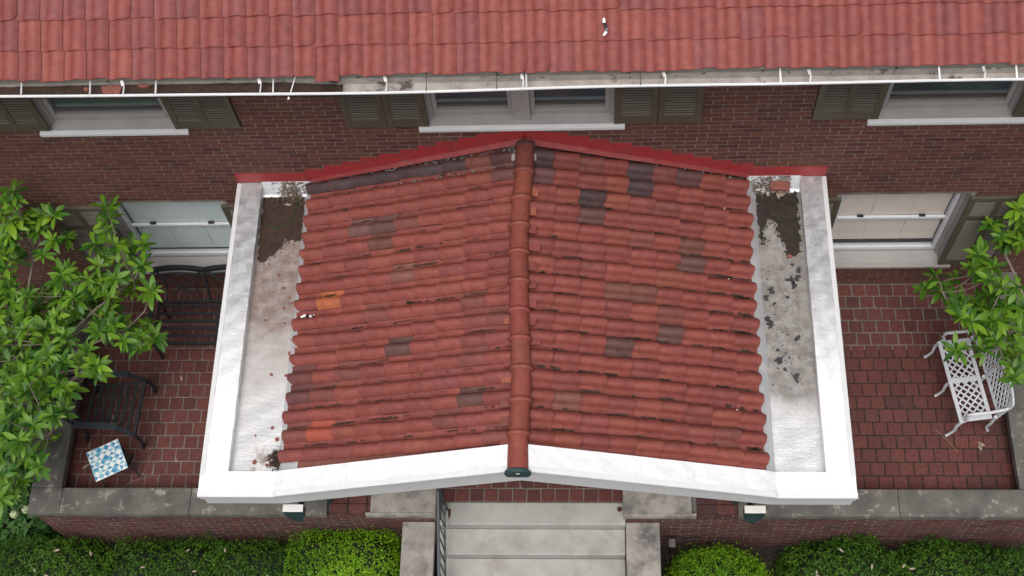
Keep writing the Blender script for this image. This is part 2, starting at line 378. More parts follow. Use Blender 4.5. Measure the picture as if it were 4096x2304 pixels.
# ---- windows
def window(x0, x1, z0, z1, sill_z, cool, upper, mull=None):
    D = -0.045 if upper else 0.0; UB = 0.05 if upper else 0.062
    """opening x0..x1, z0..z1; recessed sash, sloping sill with nose, blind or screen"""
    F = MB(); t = 0.085; yb, yf = 0.22, 0.10+D
    F.box(x0, x0+t, yf, yb, z0, z1).box(x1-t, x1, yf, yb, z0, z1).box(x0+t, x1-t, yf, yb, z1-0.06, z1)
    F.box(x0, x0+0.05, 0.012, yf, z0, z1).box(x1-0.05, x1, 0.012, yf, z0, z1)
    w = F.build('window', 'trim', house, bevel=0.004)
    S = MB(); S.prism_x(x0+0.002, x1-0.002, [(0.225, sill_z+0.055), (-0.02, sill_z), (-0.02, sill_z-0.06), (0.225, sill_z-0.06)])
    S.box(x0+t+0.001, x1-t-0.001, 0.128+D, 0.2245, sill_z+0.03, sill_z+UB-0.001)
    S.build('sill', 'trim', w)
    nx0, nx1 = x0-0.05, x1+0.09
    if mull is not None: nx0, nx1 = x0-0.06, x1+0.06
    N = MB(); N.prism_x(nx0, nx1, [(-0.021, sill_z+0.004), (-0.066, sill_z-0.002), (-0.066, sill_z-0.048), (-0.021, sill_z-0.048)])
    N.build('sill_nose', 'white' if upper else 'trim', w, bevel=0.004)  # upper nose painted lighter than the sill; sky light put into its colour
    bays = [(x0+t, x1-t)] if mull is None else [(x0+t, mull-0.085), (mull+0.085, x1-t)]
    if mull is not None:
        MB().box(mull-0.085, mull+0.085, 0.02, yb, sill_z+0.02, z1-0.06).build('mullion', 'trim', w, bevel=0.006)
    for a, b in bays:
        zb = sill_z + UB; fr = 0.045; zt = z1 - 0.06; sm = 'trim' if upper else 'vinyl'
        K = MB().box(a, a+fr, 0.135+D, 0.19+D, zb, zt).box(b-fr, b, 0.135+D, 0.19+D, zb, zt).box(a+fr, b-fr, 0.13+D, 0.19+D, zb, zb+0.06).box(a+fr, b-fr, 0.135+D, 0.19+D, zt-0.05, zt)
        K.build('sash', sm, w, bevel=0.004)
        if not upper:
            zm = (zb+zt)/2 + 0.0
            MB().box(a+fr, b-fr, 0.142+D, 0.175+D, zm-0.022, zm+0.022).build('meeting_rail', sm, w, bevel=0.004)
            for lx in (a+0.30, b-0.30):
                MB().box(lx-0.035, lx+0.035, 0.145+D, 0.175+D, zm+0.0225, zm+0.045).build('latch', 'black', w, bevel=0.005)
            MB().box(a+fr, b-fr, 0.160+D, 0.164+D, zb+0.06, zm-0.022).build('pane', 'glass', w)
            MB().box(a+fr, b-fr, 0.176+D, 0.180+D, zm+0.022, zt-0.05).build('pane', 'glass', w)
            B = MB(); z = zb + (0.13 if not cool else 0.07)
            while z < zt:
                B.add([(a+fr, 0.205+D, z), (b-fr, 0.205+D, z), (b-fr, 0.230+D, z+0.026), (a+fr, 0.230+D, z+0.026)], [(0,1,2,3)])
                z += 0.024
            for lx in (a + (b-a)*0.33, a + (b-a)*0.66): B.box(lx-0.0012, lx+0.0012, 0.200+D, 0.203+D, zb+0.12, zt)
            B.build('blind', 'blind_c' if cool else 'blind_w', w)
        else:
            MB().box(a+fr, b-fr, 0.160+D, 0.164+D, zb+0.06, zt-0.05).build('pane', 'glass', w)
            MB().box(a+fr, b-fr, 0.185+D, 0.187+D, zb+0.06, zt-0.05).build('screen', 'screen', w)
            MB().box(a+fr, b-fr, 0.150+D, 0.182+D, zb+0.105, zb+0.130).build('storm_rail', 'strap_dark', w)
    MB().box(x0, x1, 0.26, 0.275, z0, z1).build('added_dark_panel', 'dark', w)  # added dark panel; stops sky showing bright through the hollow house
    return w
window(-4.76,-3.40,3.57,5.10,3.615,True,True)
window(-0.96,0.93,3.57,5.10,3.60,True,True,mull=-0.01)
window(3.36,4.72,3.57,5.10,3.605,True,True)
window(3.27,4.72,0.50,2.13,0.575,False,False)
window(-4.76,-3.31,0.50,2.13,0.575,True,False)

def shutter(x0, x1, z0, z1, mids=(), cols=2, leaf_gap=False):
    F = MB(); st = 0.062; yf, yb = -0.048, -0.008
    def rail(a, b, c, d, dy=0.0): F.box(a, b, yf+dy, yb, c, d)
    cw = (x1-x0)
    edges = [x0 + cw*i/cols for i in range(cols+1)]
    rail(x0, x0+st, z0, z1); rail(x1-st, x1, z0, z1)
    for e in edges[1:-1]:
        if leaf_gap:
            rail(e-st, e-0.002, z0, z1); rail(e+0.002, e+st, z0, z1)
        else: rail(e-0.030, e+0.030, z0, z1)
    panels = []
    for i in range(cols):
        a = edges[i] + (st if i == 0 or leaf_gap else 0.030); b = edges[i+1] - (st if i == cols-1 or leaf_gap else 0.030)
        zs = [z0+0.125] + [v for m_ in mids for v in (m_-0.04, m_+0.04)] + [z1-0.08]
        rail(a, b, z0, zs[0], 0.003); rail(a, b, zs[-1], z1, 0.003)
        for m_ in mids: rail(a, b, m_-0.04, m_+0.04, 0.003)
        for j in range(0, len(zs), 2): panels.append((a, b, zs[j], zs[j+1]))
    s = F.build('shutter', 'shutter', house, bevel=0.003)
    MB().box(x0+0.01, x1-0.01, -0.0075, -0.0045, z0+0.01, z1-0.01).build('shade_backing', 'dark', s)  # dark sheet stands in for the shade between the slats
    cache = {}
    for a, b, c, d in panels:
        w = round(b-a, 3)
        if w not in cache:
            q = MB(); q.add([(-w/2,-0.016,-0.004),(w/2,-0.016,-0.004),(w/2,-0.015,-0.010),(-w/2,-0.015,-0.010),(-w/2,-0.001,0.003),(w/2,-0.001,0.003),(w/2,0.0,-0.003),(-w/2,0.0,-0.003)],
                            [(0,1,5,4),(3,7,6,2),(0,3,2,1),(4,5,6,7),(0,4,7,3),(1,2,6,5)])
            cache[w] = q.mesh('slat', 'shutter')
        z = c + 0.02
        while z < d - 0.012:
            inst('slat', cache[w], Matrix.Translation(((a+b)/2, yf+0.020, z)) @ Matrix.Rotation(rnd(-0.05, 0.05), 4, 'X'), s)
            z += 0.042
    return s
for a, b in ((-5.34,-4.69), (-3.425,-2.775), (2.775,3.40), (4.655,5.29)): shutter(a, b, 3.645, 5.05)
shutter(-1.725,-0.915,3.625,5.05,leaf_gap=True); shutter(0.885,1.715,3.625,5.05,leaf_gap=True)
for a, b in ((-5.33,-4.70), (-3.375,-2.75), (2.70,3.315), (4.665,5.30)): shutter(a, b, 0.567, 2.10, mids=(1.68,))

# ---- main roof
def tile_mesh(name, mat, chip=0, L=0.305, prof=None, lf=None):
    """interlocking S tile: pan on the left, barrel on the right; local x across, y up-slope, z out"""
    prof = prof or [(-0.006,0.014),(0.006,0.006),(0.024,0.002),(0.046,0.005),(0.064,0.020),(0.082,0.043),(0.104,0.060),(0.130,0.066),(0.156,0.058),(0.177,0.043),(0.193,0.030),(0.203,0.023)]
    n = len(prof); m = MB()
    def vy(i, row):
        if row == 0: y = 0.0
        elif row == 1: y = 0.010
        else: y = L
        if chip == 1 and row < 2 and i >= n-3: y += 0.016*(i-(n-4))
        if chip == 2 and row < 2 and i <= 1: y += 0.014*(2-i)
        if chip == 3 and row < 2: y += (0.0, .012, .004, .016, .007, .0, .0, .004, .0, .0, .0, .0)[i]
        return y
    lift = lf or (0.021, 0.027, 0.0)
    uc = prof[7][0]
    vs = [(u if r < 2 or i < 4 else uc + (u-uc)*0.93, vy(i, r), (w if r < 2 else w*0.84) + lift[r]) for r in range(3) for i, (u, w) in enumerate(prof)]
    m.add(vs, [(r*n+i, r*n+i+1, (r+1)*n+i+1, (r+1)*n+i) for r in range(2) for i in range(n-1)], True)
    lo = [(u, vy(i, 0)+0.001, w - 0.006) for i, (u, w) in enumerate(prof)]
    m.add(vs[:n] + lo, [(n+i, n+i+1, i+1, i) for i in range(n-1)])
    e = vs[n-1::n]; m.add(e + [(p[0]-0.003, p[1], p[2]-0.013) for p in e], [(0,3,4,1),(1,4,5,2)])
    return m.mesh(name, mat)
MPF = [(-0.006,0.011),(0.008,0.004),(0.030,0.001),(0.054,0.005),(0.068,0.016),(0.082,0.032),(0.104,0.046),(0.132,0.052),(0.160,0.046),(0.180,0.034),(0.194,0.024),(0.202,0.019)]
TM = [tile_mesh('roof_tile', 'tile_main', c, prof=MPF, lf=(0.014, 0.019, 0.0)) for c in (0, 0, 0, 0, 0, 0, 0, 0, 1, 3)]
EY, EZ, PA = -0.664, 5.346, R_(25.0)
c_, s_ = math.cos(PA), math.sin(PA)
dk = MB(); Lr = 5.5
dk.add([(-6.9,EY+0.03,EZ-0.02),(6.9,EY+0.03,EZ-0.02),(6.9,EY+Lr*c_,EZ+Lr*s_-0.03),(-6.9,EY+Lr*c_,EZ+Lr*s_-0.03),(-6.9,EY+0.03,EZ-0.05),(6.9,EY+0.03,EZ-0.05),(6.9,EY+Lr*c_,EZ+Lr*s_-0.06),(-6.9,EY+Lr*c_,EZ+Lr*s_-0.06)],
       [(0,1,2,3),(4,7,6,5),(0,4,5,1)])
roof = dk.build('roof', 'soffit', house)
basis = Matrix(((1,0,0),(0,c_,-s_),(0,s_,c_))).to_4x4()
def mcol():
    k = random.random()
    c = (0.242,0.062,0.054) if k < 0.6 else ((0.222,0.064,0.062) if k < 0.85 else (0.255,0.069,0.056))
    f = rnd(0.92, 1.08); return tuple(v*f for v in c)
PW, EXPO = 0.197, 0.2575
for r in range(5):
    for k in range(-26, 28):
        x = k*PW - 0.07 + rnd(-0.003, 0.003) - 0.006*r; up = r*EXPO + rnd(-0.006, 0.006)
        if r == 0: up += rnd(-0.004, 0.008)
        if r == 0 and k == -8: up -= 0.045
        m = Matrix.Translation((x, EY + up*c_, EZ + up*s_)) @ basis @ Matrix.Rotation(rnd(-0.012, 0.012), 4, 'Z')
        inst('roof_tile', random.choice(TM), m, roof, mcol())
# eaves: fascia board, soffit, gutter
MB().box(-6.9, 6.9, -0.615, -0.585, 5.06, 5.295).build('fascia_board', 'soffit', house)
MB().box(-6.9, 6.9, -0.583, 0.005, 5.08, 5.10).build('soffit', 'soffit', house)
def gut(x): return -0.755 - 0.030*math.exp(-((x+1.6)/1.9)**2) + 0.004*math.sin(x*2.1)
G = MB(); GL = MB(); N = 36
for i in range(N):
    xa, xb = -6.9 + 13.8*i/N, -6.9 + 13.8*(i+1)/N; ya, yb = gut(xa), gut(xb)
    P_ = lambda x, y: [(x,-0.617,5.255),(x,-0.620,5.175),(x,-0.645,5.150),(x,y+0.085,5.150),(x,y+0.060,5.195),(x,y+0.006,5.275)]
    A, B = P_(xa, ya), P_(xb, yb); n = 6
    G.add(A+B, [(j, j+1, n+j+1, n+j) for j in range(n-1)], False)
    Q = lambda x, y: [(x,y+0.010,5.268),(x,y+0.010,5.282),(x,y-0.010,5.284),(x,y-0.010,5.270)]
    A, B = Q(xa, ya), Q(xb, yb)
    GL.add(A+B, [(j, (j+1) % 4, 4+(j+1) % 4, 4+j) for j in range(4)])
gutter = G.build('gutter', 'gutter_in', house)
GL.build('gutter_lip', 'gutter_white', gutter)
for x, kind in ((-4.2,'d'),(-3.6,'g'),(-3.32,'b'),(-3.03,'g'),(-2.14,'b'),(-2.02,'g'),(-1.88,'x'),(-1.07,'b'),(-0.72,'s'),(-0.13,'s'),(0.08,'b'),(0.12,'g'),(1.07,'s'),(1.26,'b'),(2.22,'w'),(2.45,'b'),(3.51,'w'),(3.86,'b'),(4.13,'w')):
    h = MB(); y = gut(x)
    if kind in 'dgsw': h.bar((x, -0.60, 5.335), (x+0.004, y, 5.286), 0.014 if kind != 's' else 0.009, 0.004)
    if kind == 'x': h.bar((x+0.05, -0.61, 5.31), (x+0.01, y-0.012, 5.286), 0.008, 0.005); h.tube([(x, y-0.03, 5.275), (x-0.004, y-0.05, 5.265)], 0.009)
    if kind == 'b':
        h.bar((x, -0.66, 5.335), (x+0.012, -0.70, 5.315), 0.026, 0.008); h.bar((x+0.02, -0.70, 5.312), (x+0.012, y, 5.286), 0.012, 0.006)
    h.build('hanger', {'d':'galv','g':'galv','s':'strap_dark','w':'gutter_white','x':'gutter_white','b':'galv'}[kind], gutter)
for i in range(26):                                   # dark clips under the tile edge
    x = -4.6 + i*0.37 + rnd(-.05,.05)
    if i % 3 == 0: MB().box(x, x+0.022, -0.640, -0.620, 5.285, 5.31).build('tile_clip', 'strap_dark', gutter)
# ================================================================ ENTRANCE PORCH
porch = thing('entrance_porch', 'low gabled porch roof with red barrel tiles and white coated parapets', 'porch', (0, -1.7, 0.0))
XO, XI = 3.085, 2.82                                   # parapet outer and inner face
ZP, ZT = 2.54, 2.42                                    # parapet top, trough floor
XE, ZE, MS = 2.29, 2.51, 0.31                          # tile eave, its base level, slope
YF, YR = -3.45, -3.20                                  # front face, back edge of the front coping
# under-structure
B = MB().box(-2.98, 2.98, -2.95, -0.03, 2.17, 2.39); body = B.build('ceiling_block', 'white', porch)
for sx in (-1, 1):
    for X in (1.42, 2.75):
        MB().box(sx*X-0.13, sx*X+0.13, -2.62, -2.36, 0.0, 2.17).build('column', 'white', porch, bevel=0.01)
def grid_xy(m, xs, ys, zf):
    n = len(xs)
    vs = [(x, y, zf(x, y)) for y in ys for x in xs]
    m.add(vs, [(j*n+i, j*n+i+1, (j+1)*n+i+1, (j+1)*n+i) for j in range(len(ys)-1) for i in range(n-1)], True)
def lin(a, b, n): return [a + (b-a)*i/(n-1) for i in range(n)]
def hsh(x, y): return math.sin(x*12.9+y*4.1)*0.5 + math.sin(y*23.7-x*7.3)*0.35 + math.sin(y*61.0+x*31.0)*0.25
# trough floors, one each side
for sx in (-1, 1):
    m = MB(); grid_xy(m, [sx*v for v in lin(2.20, XI+0.01, 12)][::sx], lin(YR+0.005, -0.01, 60), lambda x, y: ZT + 0.004*hsh(x*2, y))
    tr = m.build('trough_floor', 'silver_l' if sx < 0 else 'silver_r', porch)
    m = MB()                                            # sloped base flashing against the wall
    m.prism_x(min(sx*2.27, sx*XI), max(sx*2.27, sx*XI), [(-0.012, ZT+0.145), (-0.10, ZT+0.02), (-0.13, ZT+0.004), (-0.012, ZT)])
    m.build('base_flashing', 'silver', tr)
    m = MB()                                            # apron rising under the tiles
    grid_xy(m, [sx*v for v in (2.365, 2.30, 2.15)][::sx], lin(YR+0.01, -0.02, 40), lambda x, y: ZT + 0.006 + (0.0 if abs(x) > 2.36 else (0.075 if abs(x) > 2.2 else 0.12)))
    m.build('apron', 'silver', tr)
    m = MB()                                            # inner face of the side parapet
    m.box(min(sx*(XI+0.001), sx*(XO-0.03)), max(sx*(XI+0.001), sx*(XO-0.03)), YR+0.0, -0.01, ZT-0.03, ZP-0.012)
    m.build('parapet', 'silver', porch)
    # coping of the side parapet in lapped sheets
    ys = [YR+0.001, -2.78, -2.42, -2.05, -1.72, -1.36, -1.05, -0.72, -0.40, -0.012]
    for k in range(len(ys)-1):
        q = MB(); a, b = sorted((sx*(XI-0.004), sx*(XO-0.045)))
        grid_xy(q, lin(a, b, 9), lin(ys[k], ys[k+1]+0.004, 12), lambda x, y: ZP - 0.006 + 0.0045*hsh(x*3, y*1.1) + 0.008*abs((y-ys[k])/(ys[k+1]-ys[k])))
        xi = sx*(XI-0.004)
        q.add([(xi, ys[k], ZP-0.008), (xi, ys[k+1], ZP-0.008), (xi, ys[k+1], ZP-0.05), (xi, ys[k], ZP-0.05)], [(0,1,2,3)])
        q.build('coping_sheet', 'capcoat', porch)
    a, b = sorted((sx*(XO-0.048), sx*XO))
    MB().box(a, b, YR-0.05, -0.012, 2.40, ZP+0.006).build('edge_trim', 'white', porch, bevel=0.005)
    a, b = sorted((sx*(XO-0.09), sx*(XO-0.05)))
    MB().box(a, b, YR-0.05, -0.03, 2.17, 2.42).build('side_board', 'white', porch)
# gabled front: coping sheet, drip edge, two boards
KX = 2.345
def ztop(x): return ZP + 0.02 + 0.333*(KX-abs(x)) if abs(x) < KX else ZP
def zbot(x): return 2.165 + 0.312*(KX-abs(x)) if abs(x) < KX else 2.165
xs = [-XO] + lin(-KX-0.02, -KX+0.02, 2) + lin(-KX+0.15, -0.10, 12) + [0.0] + lin(0.10, KX-0.15, 12) + lin(KX-0.02, KX+0.02, 2) + [XO]
def front_strip(name, mat, prof, xs_=xs, bevel=0):
    """prof(x) -> list of (y,z), swept along x"""
    m = MB(); n = len(prof(0)); vs = [(x, y, z) for x in xs_ for y, z in prof(x)]
    m.add(vs, [(i*n+j, i*n+j+1, (i+1)*n+j+1, (i+1)*n+j) for i in range(len(xs_)-1) for j in range(n-1)])
    m.add(vs[:n], [tuple(range(n))]); m.add(vs[-n:], [tuple(range(n))])
    return m.build(name, mat, porch)
sheets = [(-XO+0.003,-2.36),(-2.36,-1.62),(-1.62,-0.82),(-0.82,0.0),(0.0,0.80),(0.80,1.58),(1.58,2.35),(2.35,XO-0.003)]
for a, b in sheets:
    ph = rnd(0, 6)
    front_strip('coping_sheet', 'whitecoat', lambda x: [(YR+0.004, ztop(x)-0.10), (YR, ztop(x)+0.002+0.003*hsh(x*2+ph, 1)), (YR-0.07, ztop(x)+0.004*hsh(x*3+ph, 2)), (YR-0.15, ztop(x)+0.004*hsh(x*4+ph, 3)), (YF+0.048, ztop(x)+0.001)], lin(a, b-0.001, 9))
front_strip('drip_edge', 'white', lambda x: [(YF+0.050, ztop(x)+0.004), (YF+0.004, ztop(x)-0.004), (YF, ztop(x)-0.012), (YF+0.002, ztop(x)-0.034), (YF+0.050, ztop(x)-0.034)])
front_strip('upper_fascia', 'white', lambda x: [(YF+0.046, ztop(x)-0.03), (YF+0.012, ztop(x)-0.032), (YF+0.016, ztop(x)-0.125), (YF+0.05, ztop(x)-0.127)])
front_strip('lower_fascia', 'white', lambda x: [(YF+0.10, ztop(x)-0.12), (YF+0.052, ztop(x)-0.122), (YF+0.052, zbot(x)), (YF+0.12, zbot(x)-0.004), (YF+0.12, ztop(x)-0.15)])
front_strip('gable_core', 'white', lambda x: [(YR+0.002, zbot(x)+0.03), (YR+0.003, ztop(x)-0.05), (YF+0.06, ztop(x)-0.05), (YF+0.09, zbot(x)+0.03)])
# roof slopes and tiles
def zbase(x): return ZE + MS*(XE-abs(x))
PP = [(-0.008,0.014),(0.004,0.003),(0.036,0.0),(0.064,0.004),(0.072,0.026),(0.079,0.056),(0.096,0.081),(0.126,0.093),(0.155,0.083),(0.177,0.060),(0.192,0.038),(0.199,0.026)]
TP = [tile_mesh('barrel_tile', 'tile_porch', c, prof=PP) for c in (0, 0, 0, 0, 0, 1, 1, 2, 3)]
ang = math.atan(MS); ca, sa = math.cos(ang), math.sin(ang)
DARK = (0.062,0.042,0.046); BRN = (0.170,0.068,0.053); GREY = (0.125,0.062,0.055)
special = {(-1,7,1):(0.46,0.135,0.055)}
for c in range(1, 9): special[(-1,0,c)] = DARK
special[(-1,0,0)] = DARK; special[(-1,0,7)] = (0.15,0.05,0.042)
special[(-1,1,8)] = (0.13,0.055,0.052); special[(-1,0,8)] = (0.10,0.045,0.047)
for r, c, k in ((0,8,DARK),(1,8,(0.11,0.05,0.052)),(0,4,DARK),(1,4,DARK),(2,6,DARK),(3,6,GREY),(0,2,(0.09,0.045,0.045)),(4,2,BRN),(5,2,GREY),(7,5,BRN),(7,4,BRN),(9,3,GREY),(10,5,GREY),(13,7,BRN),(6,3,(0.24,0.075,0.05))): special[(1,r,c)] = k
for r, c, k in ((3,2,GREY),(3,3,GREY),(4,3,BRN),(6,4,BRN),(10,4,GREY),(12,6,(0.18,0.05,0.05)),(13,7,GREY),(11,0,(0.16,0.055,0.05)),(12,0,(0.13,0.05,0.05)),(14,1,(0.30,0.068,0.045))): special[(-1,r,c)] = k
def pcol():
    k = random.random()
    c = (0.232,0.060,0.049) if k < 0.62 else ((0.214,0.057,0.051) if k < 0.84 else ((0.245,0.067,0.050) if k < 0.95 else (0.19,0.060,0.051)))
    f = rnd(0.92, 1.08); return tuple(v*f for v in c)
for sx in (-1, 1):
    d = MB(); xr = 0.0
    d.add([(sx*2.26,YR,zbase(2.26)-0.012),(sx*2.26,-0.02,zbase(2.26)-0.012),(0,-0.02,zbase(0)-0.012),(0,YR,zbase(0)-0.012)], [(0,1,2,3) if sx > 0 else (3,2,1,0)])
    deck = d.build('roof_slope', 'frag', porch)
    U = Vector((0, sx, 0)); UP = Vector((-sx*ca, 0, sa)); NN = U.cross(UP)
    bas = Matrix((U, UP, NN)).transposed().to_4x4()
    eave_j = [rnd(-0.016, 0.012) for _ in range(16)]
    for r in range(16):
        for c in range(9):
            x = XE + eave_j[r]*(1 if c == 0 else 0.6) - c*0.2475 + rnd(-0.006, 0.006)
            if sx > 0: x -= 0.035
            t = max(0.0, min(1.0, 1 - x/XE))            # 0 at the eave, 1 at the ridge
            yk = -0.125 - 0.197*r + (0.030*(1-t)**2 if sx < 0 else 0.035*math.sin(math.pi*t)*0.6) - 0.02*t + rnd(-0.007, 0.007)
            org = Vector((sx*x, yk - sx*0.130, zbase(x) + rnd(0, 0.006)))
            mt = Matrix.Translation(org) @ bas @ Matrix.Rotation(rnd(-0.020, 0.020), 4, 'Z') @ Matrix.Rotation(rnd(-0.01, 0.012), 4, 'X')
            sc_ = special.get((sx, r, c)); kf = rnd(0.8, 1.3)
            inst('barrel_tile', random.choice(TP), mt, deck, tuple(v*kf for v in sc_) if sc_ else pcol())
    # mitred closure pieces poking out beside the ridge
    ks = (range(2, 12) if sx > 0 else range(9, 16))
    for r in ks:
        w = rnd(0.045, 0.085) if sx < 0 else rnd(0.02, 0.075); y = -0.20 - 0.197*r + rnd(-0.02, 0.02); x = 0.10
        q = MB().bar((sx*(x-0.05), y, zbase(x)+0.090), (sx*(x+w), y+rnd(-.008,.008), zbase(x+w)+0.078), 0.105, 0.014)
        o = q.build('closure_piece', 'tile_porch', deck); o.color = (*(pcol() if rnd(0, 1) < 0.8 else (0.32,0.10,0.06)), 1)
    q = MB().bar((sx*0.09, -0.175, zbase(0.1)+0.085), (sx*(0.125 if sx < 0 else 0.115), -0.175, zbase(0.12)+0.08), 0.10, 0.02)
    o = q.build('mortar_pad', 'gutter_in', deck)
# silt, moss and groove shade painted as dark strips against the barrels, white caulk dabs near the right eave
random.seed(31)
m = MB()
for i in range(330):
    sx = random.choice((-1, 1, 1)); r = random.randint(1, 15); x = rnd(0.12, 2.2); yk = -0.125 - 0.197*r
    yc = yk + (0.110 if sx < 0 else -0.106) + rnd(-0.012, 0.012) - 0.02*(1-x/XE)
    a, b = x, min(x + rnd(0.02, 0.22), 2.25); w = rnd(0.004, 0.012) if sx < 0 else rnd(0.008, 0.024); k = 7
    ps = [(t, yc - w*rnd(0.3, 1)) for t in lin(a, b, k)] + [(t, yc + w*rnd(0.3, 1)) for t in lin(b, a, k)]
    vs = [(sx*px, py, zbase(px) + 0.031) for px, py in ps]
    m.add(vs, [tuple(range(len(vs))) if sx > 0 else tuple(range(len(vs)))[::-1]])
tag(m.build('pan_silt_shade', 'dirt', porch), kind='stuff')
m = MB()
for r in range(2, 16):
    for q in range(random.choice((0, 0, 1, 1, 2))):
        x = XE - 0.035 - 0.2475 + rnd(-0.012, 0.012); y = -0.125 - 0.197*r + rnd(-0.03, 0.05); s = rnd(0.0025, 0.006)
        m.box(x-s, x+s, y-s*rnd(1,3), y+s*rnd(1,3), zbase(x)+0.088, zbase(x)+0.104)
tag(m.build('caulk_dabs', 'membrane', porch), kind='stuff')
# ridge of flared tiles with collars
rys = [-0.05,-0.11,-0.41,-0.72,-1.015,-1.31,-1.62,-1.92,-2.205,-2.50,-2.815,-3.13,-3.465]
rxs = [0.012,0.010,0.005,-0.022,-0.034,-0.034,-0.028,-0.019,-0.002,0.012,0.008,-0.007,-0.005]
ZR = zbase(0) + 0.092
for k in range(len(rys)-1):
    ya, yb, xa, xb = rys[k], rys[k+1], rxs[k], rxs[k+1]
    m = MB(); NA = 13; rings = []
    prof = [(0.0, 0.089), (0.80, 0.095)] + ([(0.88, 0.096), (0.895, 0.108), (0.93, 0.113), (0.965, 0.108), (0.985, 0.102), (1.0, 0.101), (1.005, 0.085)] if k < 11 else [(1.0, 0.096)])
    for t, r in prof:
        y = ya + (yb-ya)*t*1.0; x = xa + (xb-xa)*t
        for i in range(NA):
            a = math.pi*(-0.12 + 1.24*i/(NA-1)); rings.append((x + r*math.cos(a), y, ZR + 0.004*(t) + r*math.sin(a)*0.92))
    n = NA; m.add(rings, [(j*n+i, j*n+i+1, (j+1)*n+i+1, (j+1)*n+i) for j in range(len(prof)-1) for i in range(n-1)], True)
    o = m.build('ridge_tile', 'ridge', porch)
    o.color = (*((0.075,0.038,0.032) if k == 0 else ((0.17,0.050,0.038) if k == 1 else tuple(v*rnd(0.92,1.08) for v in (0.235,0.060,0.045)))), 1)
m = MB(); vs = []; NA = 20
for y, r in ((-3.44,0.098),(-3.455,0.118),(-3.475,0.120),(-3.487,0.108)):
    for i in range(NA):
        a = 2*math.pi*i/NA; z = math.sin(a)*r*0.92; vs.append((rxs[-1]+math.cos(a)*r, y, ZR + max(z, -0.055)))
m.add(vs, [(j*NA+i, j*NA+(i+1) % NA, (j+1)*NA+(i+1) % NA, (j+1)*NA+i) for j in range(3) for i in range(NA)], False)
m.add(vs[3*NA:], [tuple(range(NA))]); m.build('ridge_end_cap', 'teal', porch)
MB().box(-0.02, 0.015, -3.4895, -3.4875, ZR+0.035, ZR+0.05).build('cap_fleck', 'membrane', porch)
# red stepped flashing on the house wall
ztile = lambda x: zbase(x) + 0.088
m = MB(); X0 = 2.32; z0 = 2.795
for sx in (-1, 1):
    a, b = sorted((sx*3.075, sx*X0)); m.box(a, b, -0.012, -0.004, 2.555, 2.727)
    x = X0; z = z0
    while x > 0:
        x2 = max(0.0, x - rnd(0.19, 0.235)); zt = min(z, 3.548)
        a, b = (x2, x); lo_a, lo_b = ztile(b)-0.06, ztile(a)-0.06
        vs = [(sx*b, -0.010, lo_a), (sx*a, -0.010, lo_b), (sx*a, -0.010, zt), (sx*b, -0.010, zt)]
        vb = [(p[0], -0.004, p[2]) for p in vs]
        m.add(vs+vb, [(0,1,2,3),(3,2,6,7),(0,3,7,4),(1,5,6,2)])
        x = x2; z += 0.0702
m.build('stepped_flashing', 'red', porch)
m = MB()
for sx in (-1, 1):
    xs2 = lin(0.02, 2.28, 14); vs = []
    for x in xs2: vs += [(sx*x, -0.0125, ztile(x)+0.045*(1-x/2.6)), (sx*x, -0.030, ztile(x)+0.038*(1-x/2.6)), (sx*x, -0.062, ztile(x)+0.008+0.004*hsh(x*5, sx))]
    m.add(vs, [(i*3+j, i*3+j+1, (i+1)*3+j+1, (i+1)*3+j) for i in range(13) for j in range(2)])
m.build('flashing_apron', 'red_shaded', porch)
for sx in (-1, 1):
    for x in (0.0, 0.74, 1.52, 2.31):
        MB().bar((sx*x+0.004, -0.0125, ztile(x)-0.02), (sx*x-0.004, -0.0125, min(2.80+(2.32-x)*0.33, 3.54)-0.005), 0.004, 0.003, (0,1,0)).build('flashing_lap', 'red_shaded', porch)
# rain heads below the front fascia
for sx, mt in ((-1, 'cleanish'), (1, 'rusty')):
    cx = -2.268 if sx < 0 else 2.20; y0, y1, zt = -3.452, -3.378, 2.07
    MB().box(cx-0.10, cx+0.10, y0, y1, zt-0.02, zt).build('rain_head_lid', mt, porch, bevel=0.004)
    q = MB(); A = [(cx-0.10,y0,zt-0.0205),(cx+0.10,y0,zt-0.0205),(cx+0.10,y1,zt-0.0205),(cx-0.10,y1,zt-0.0205)]
    Bq = [(cx-0.10,y0,zt-0.14),(cx+0.10,y0,zt-0.14),(cx+0.10,y1,zt-0.14),(cx-0.10,y1,zt-0.14)]
    Cq = [(cx-0.035,y0-0.004,zt-0.33),(cx+0.035,y0-0.004,zt-0.33),(cx+0.035,y1,zt-0.33),(cx-0.035,y1,zt-0.33)]
    q.add(A+Bq+Cq, [(k*4+i, k*4+(i+1) % 4, (k+1)*4+(i+1) % 4, (k+1)*4+i) for k in range(2) for i in range(4)])
    q.build('rain_head', 'teal', porch)
    MB().tube([(cx, y1-0.035, zt-0.31), (cx, -3.20, zt-0.36), (cx, -2.90, 1.5), (cx, -2.80, 0.31)], 0.032, 8).build('downspout', 'teal', porch)
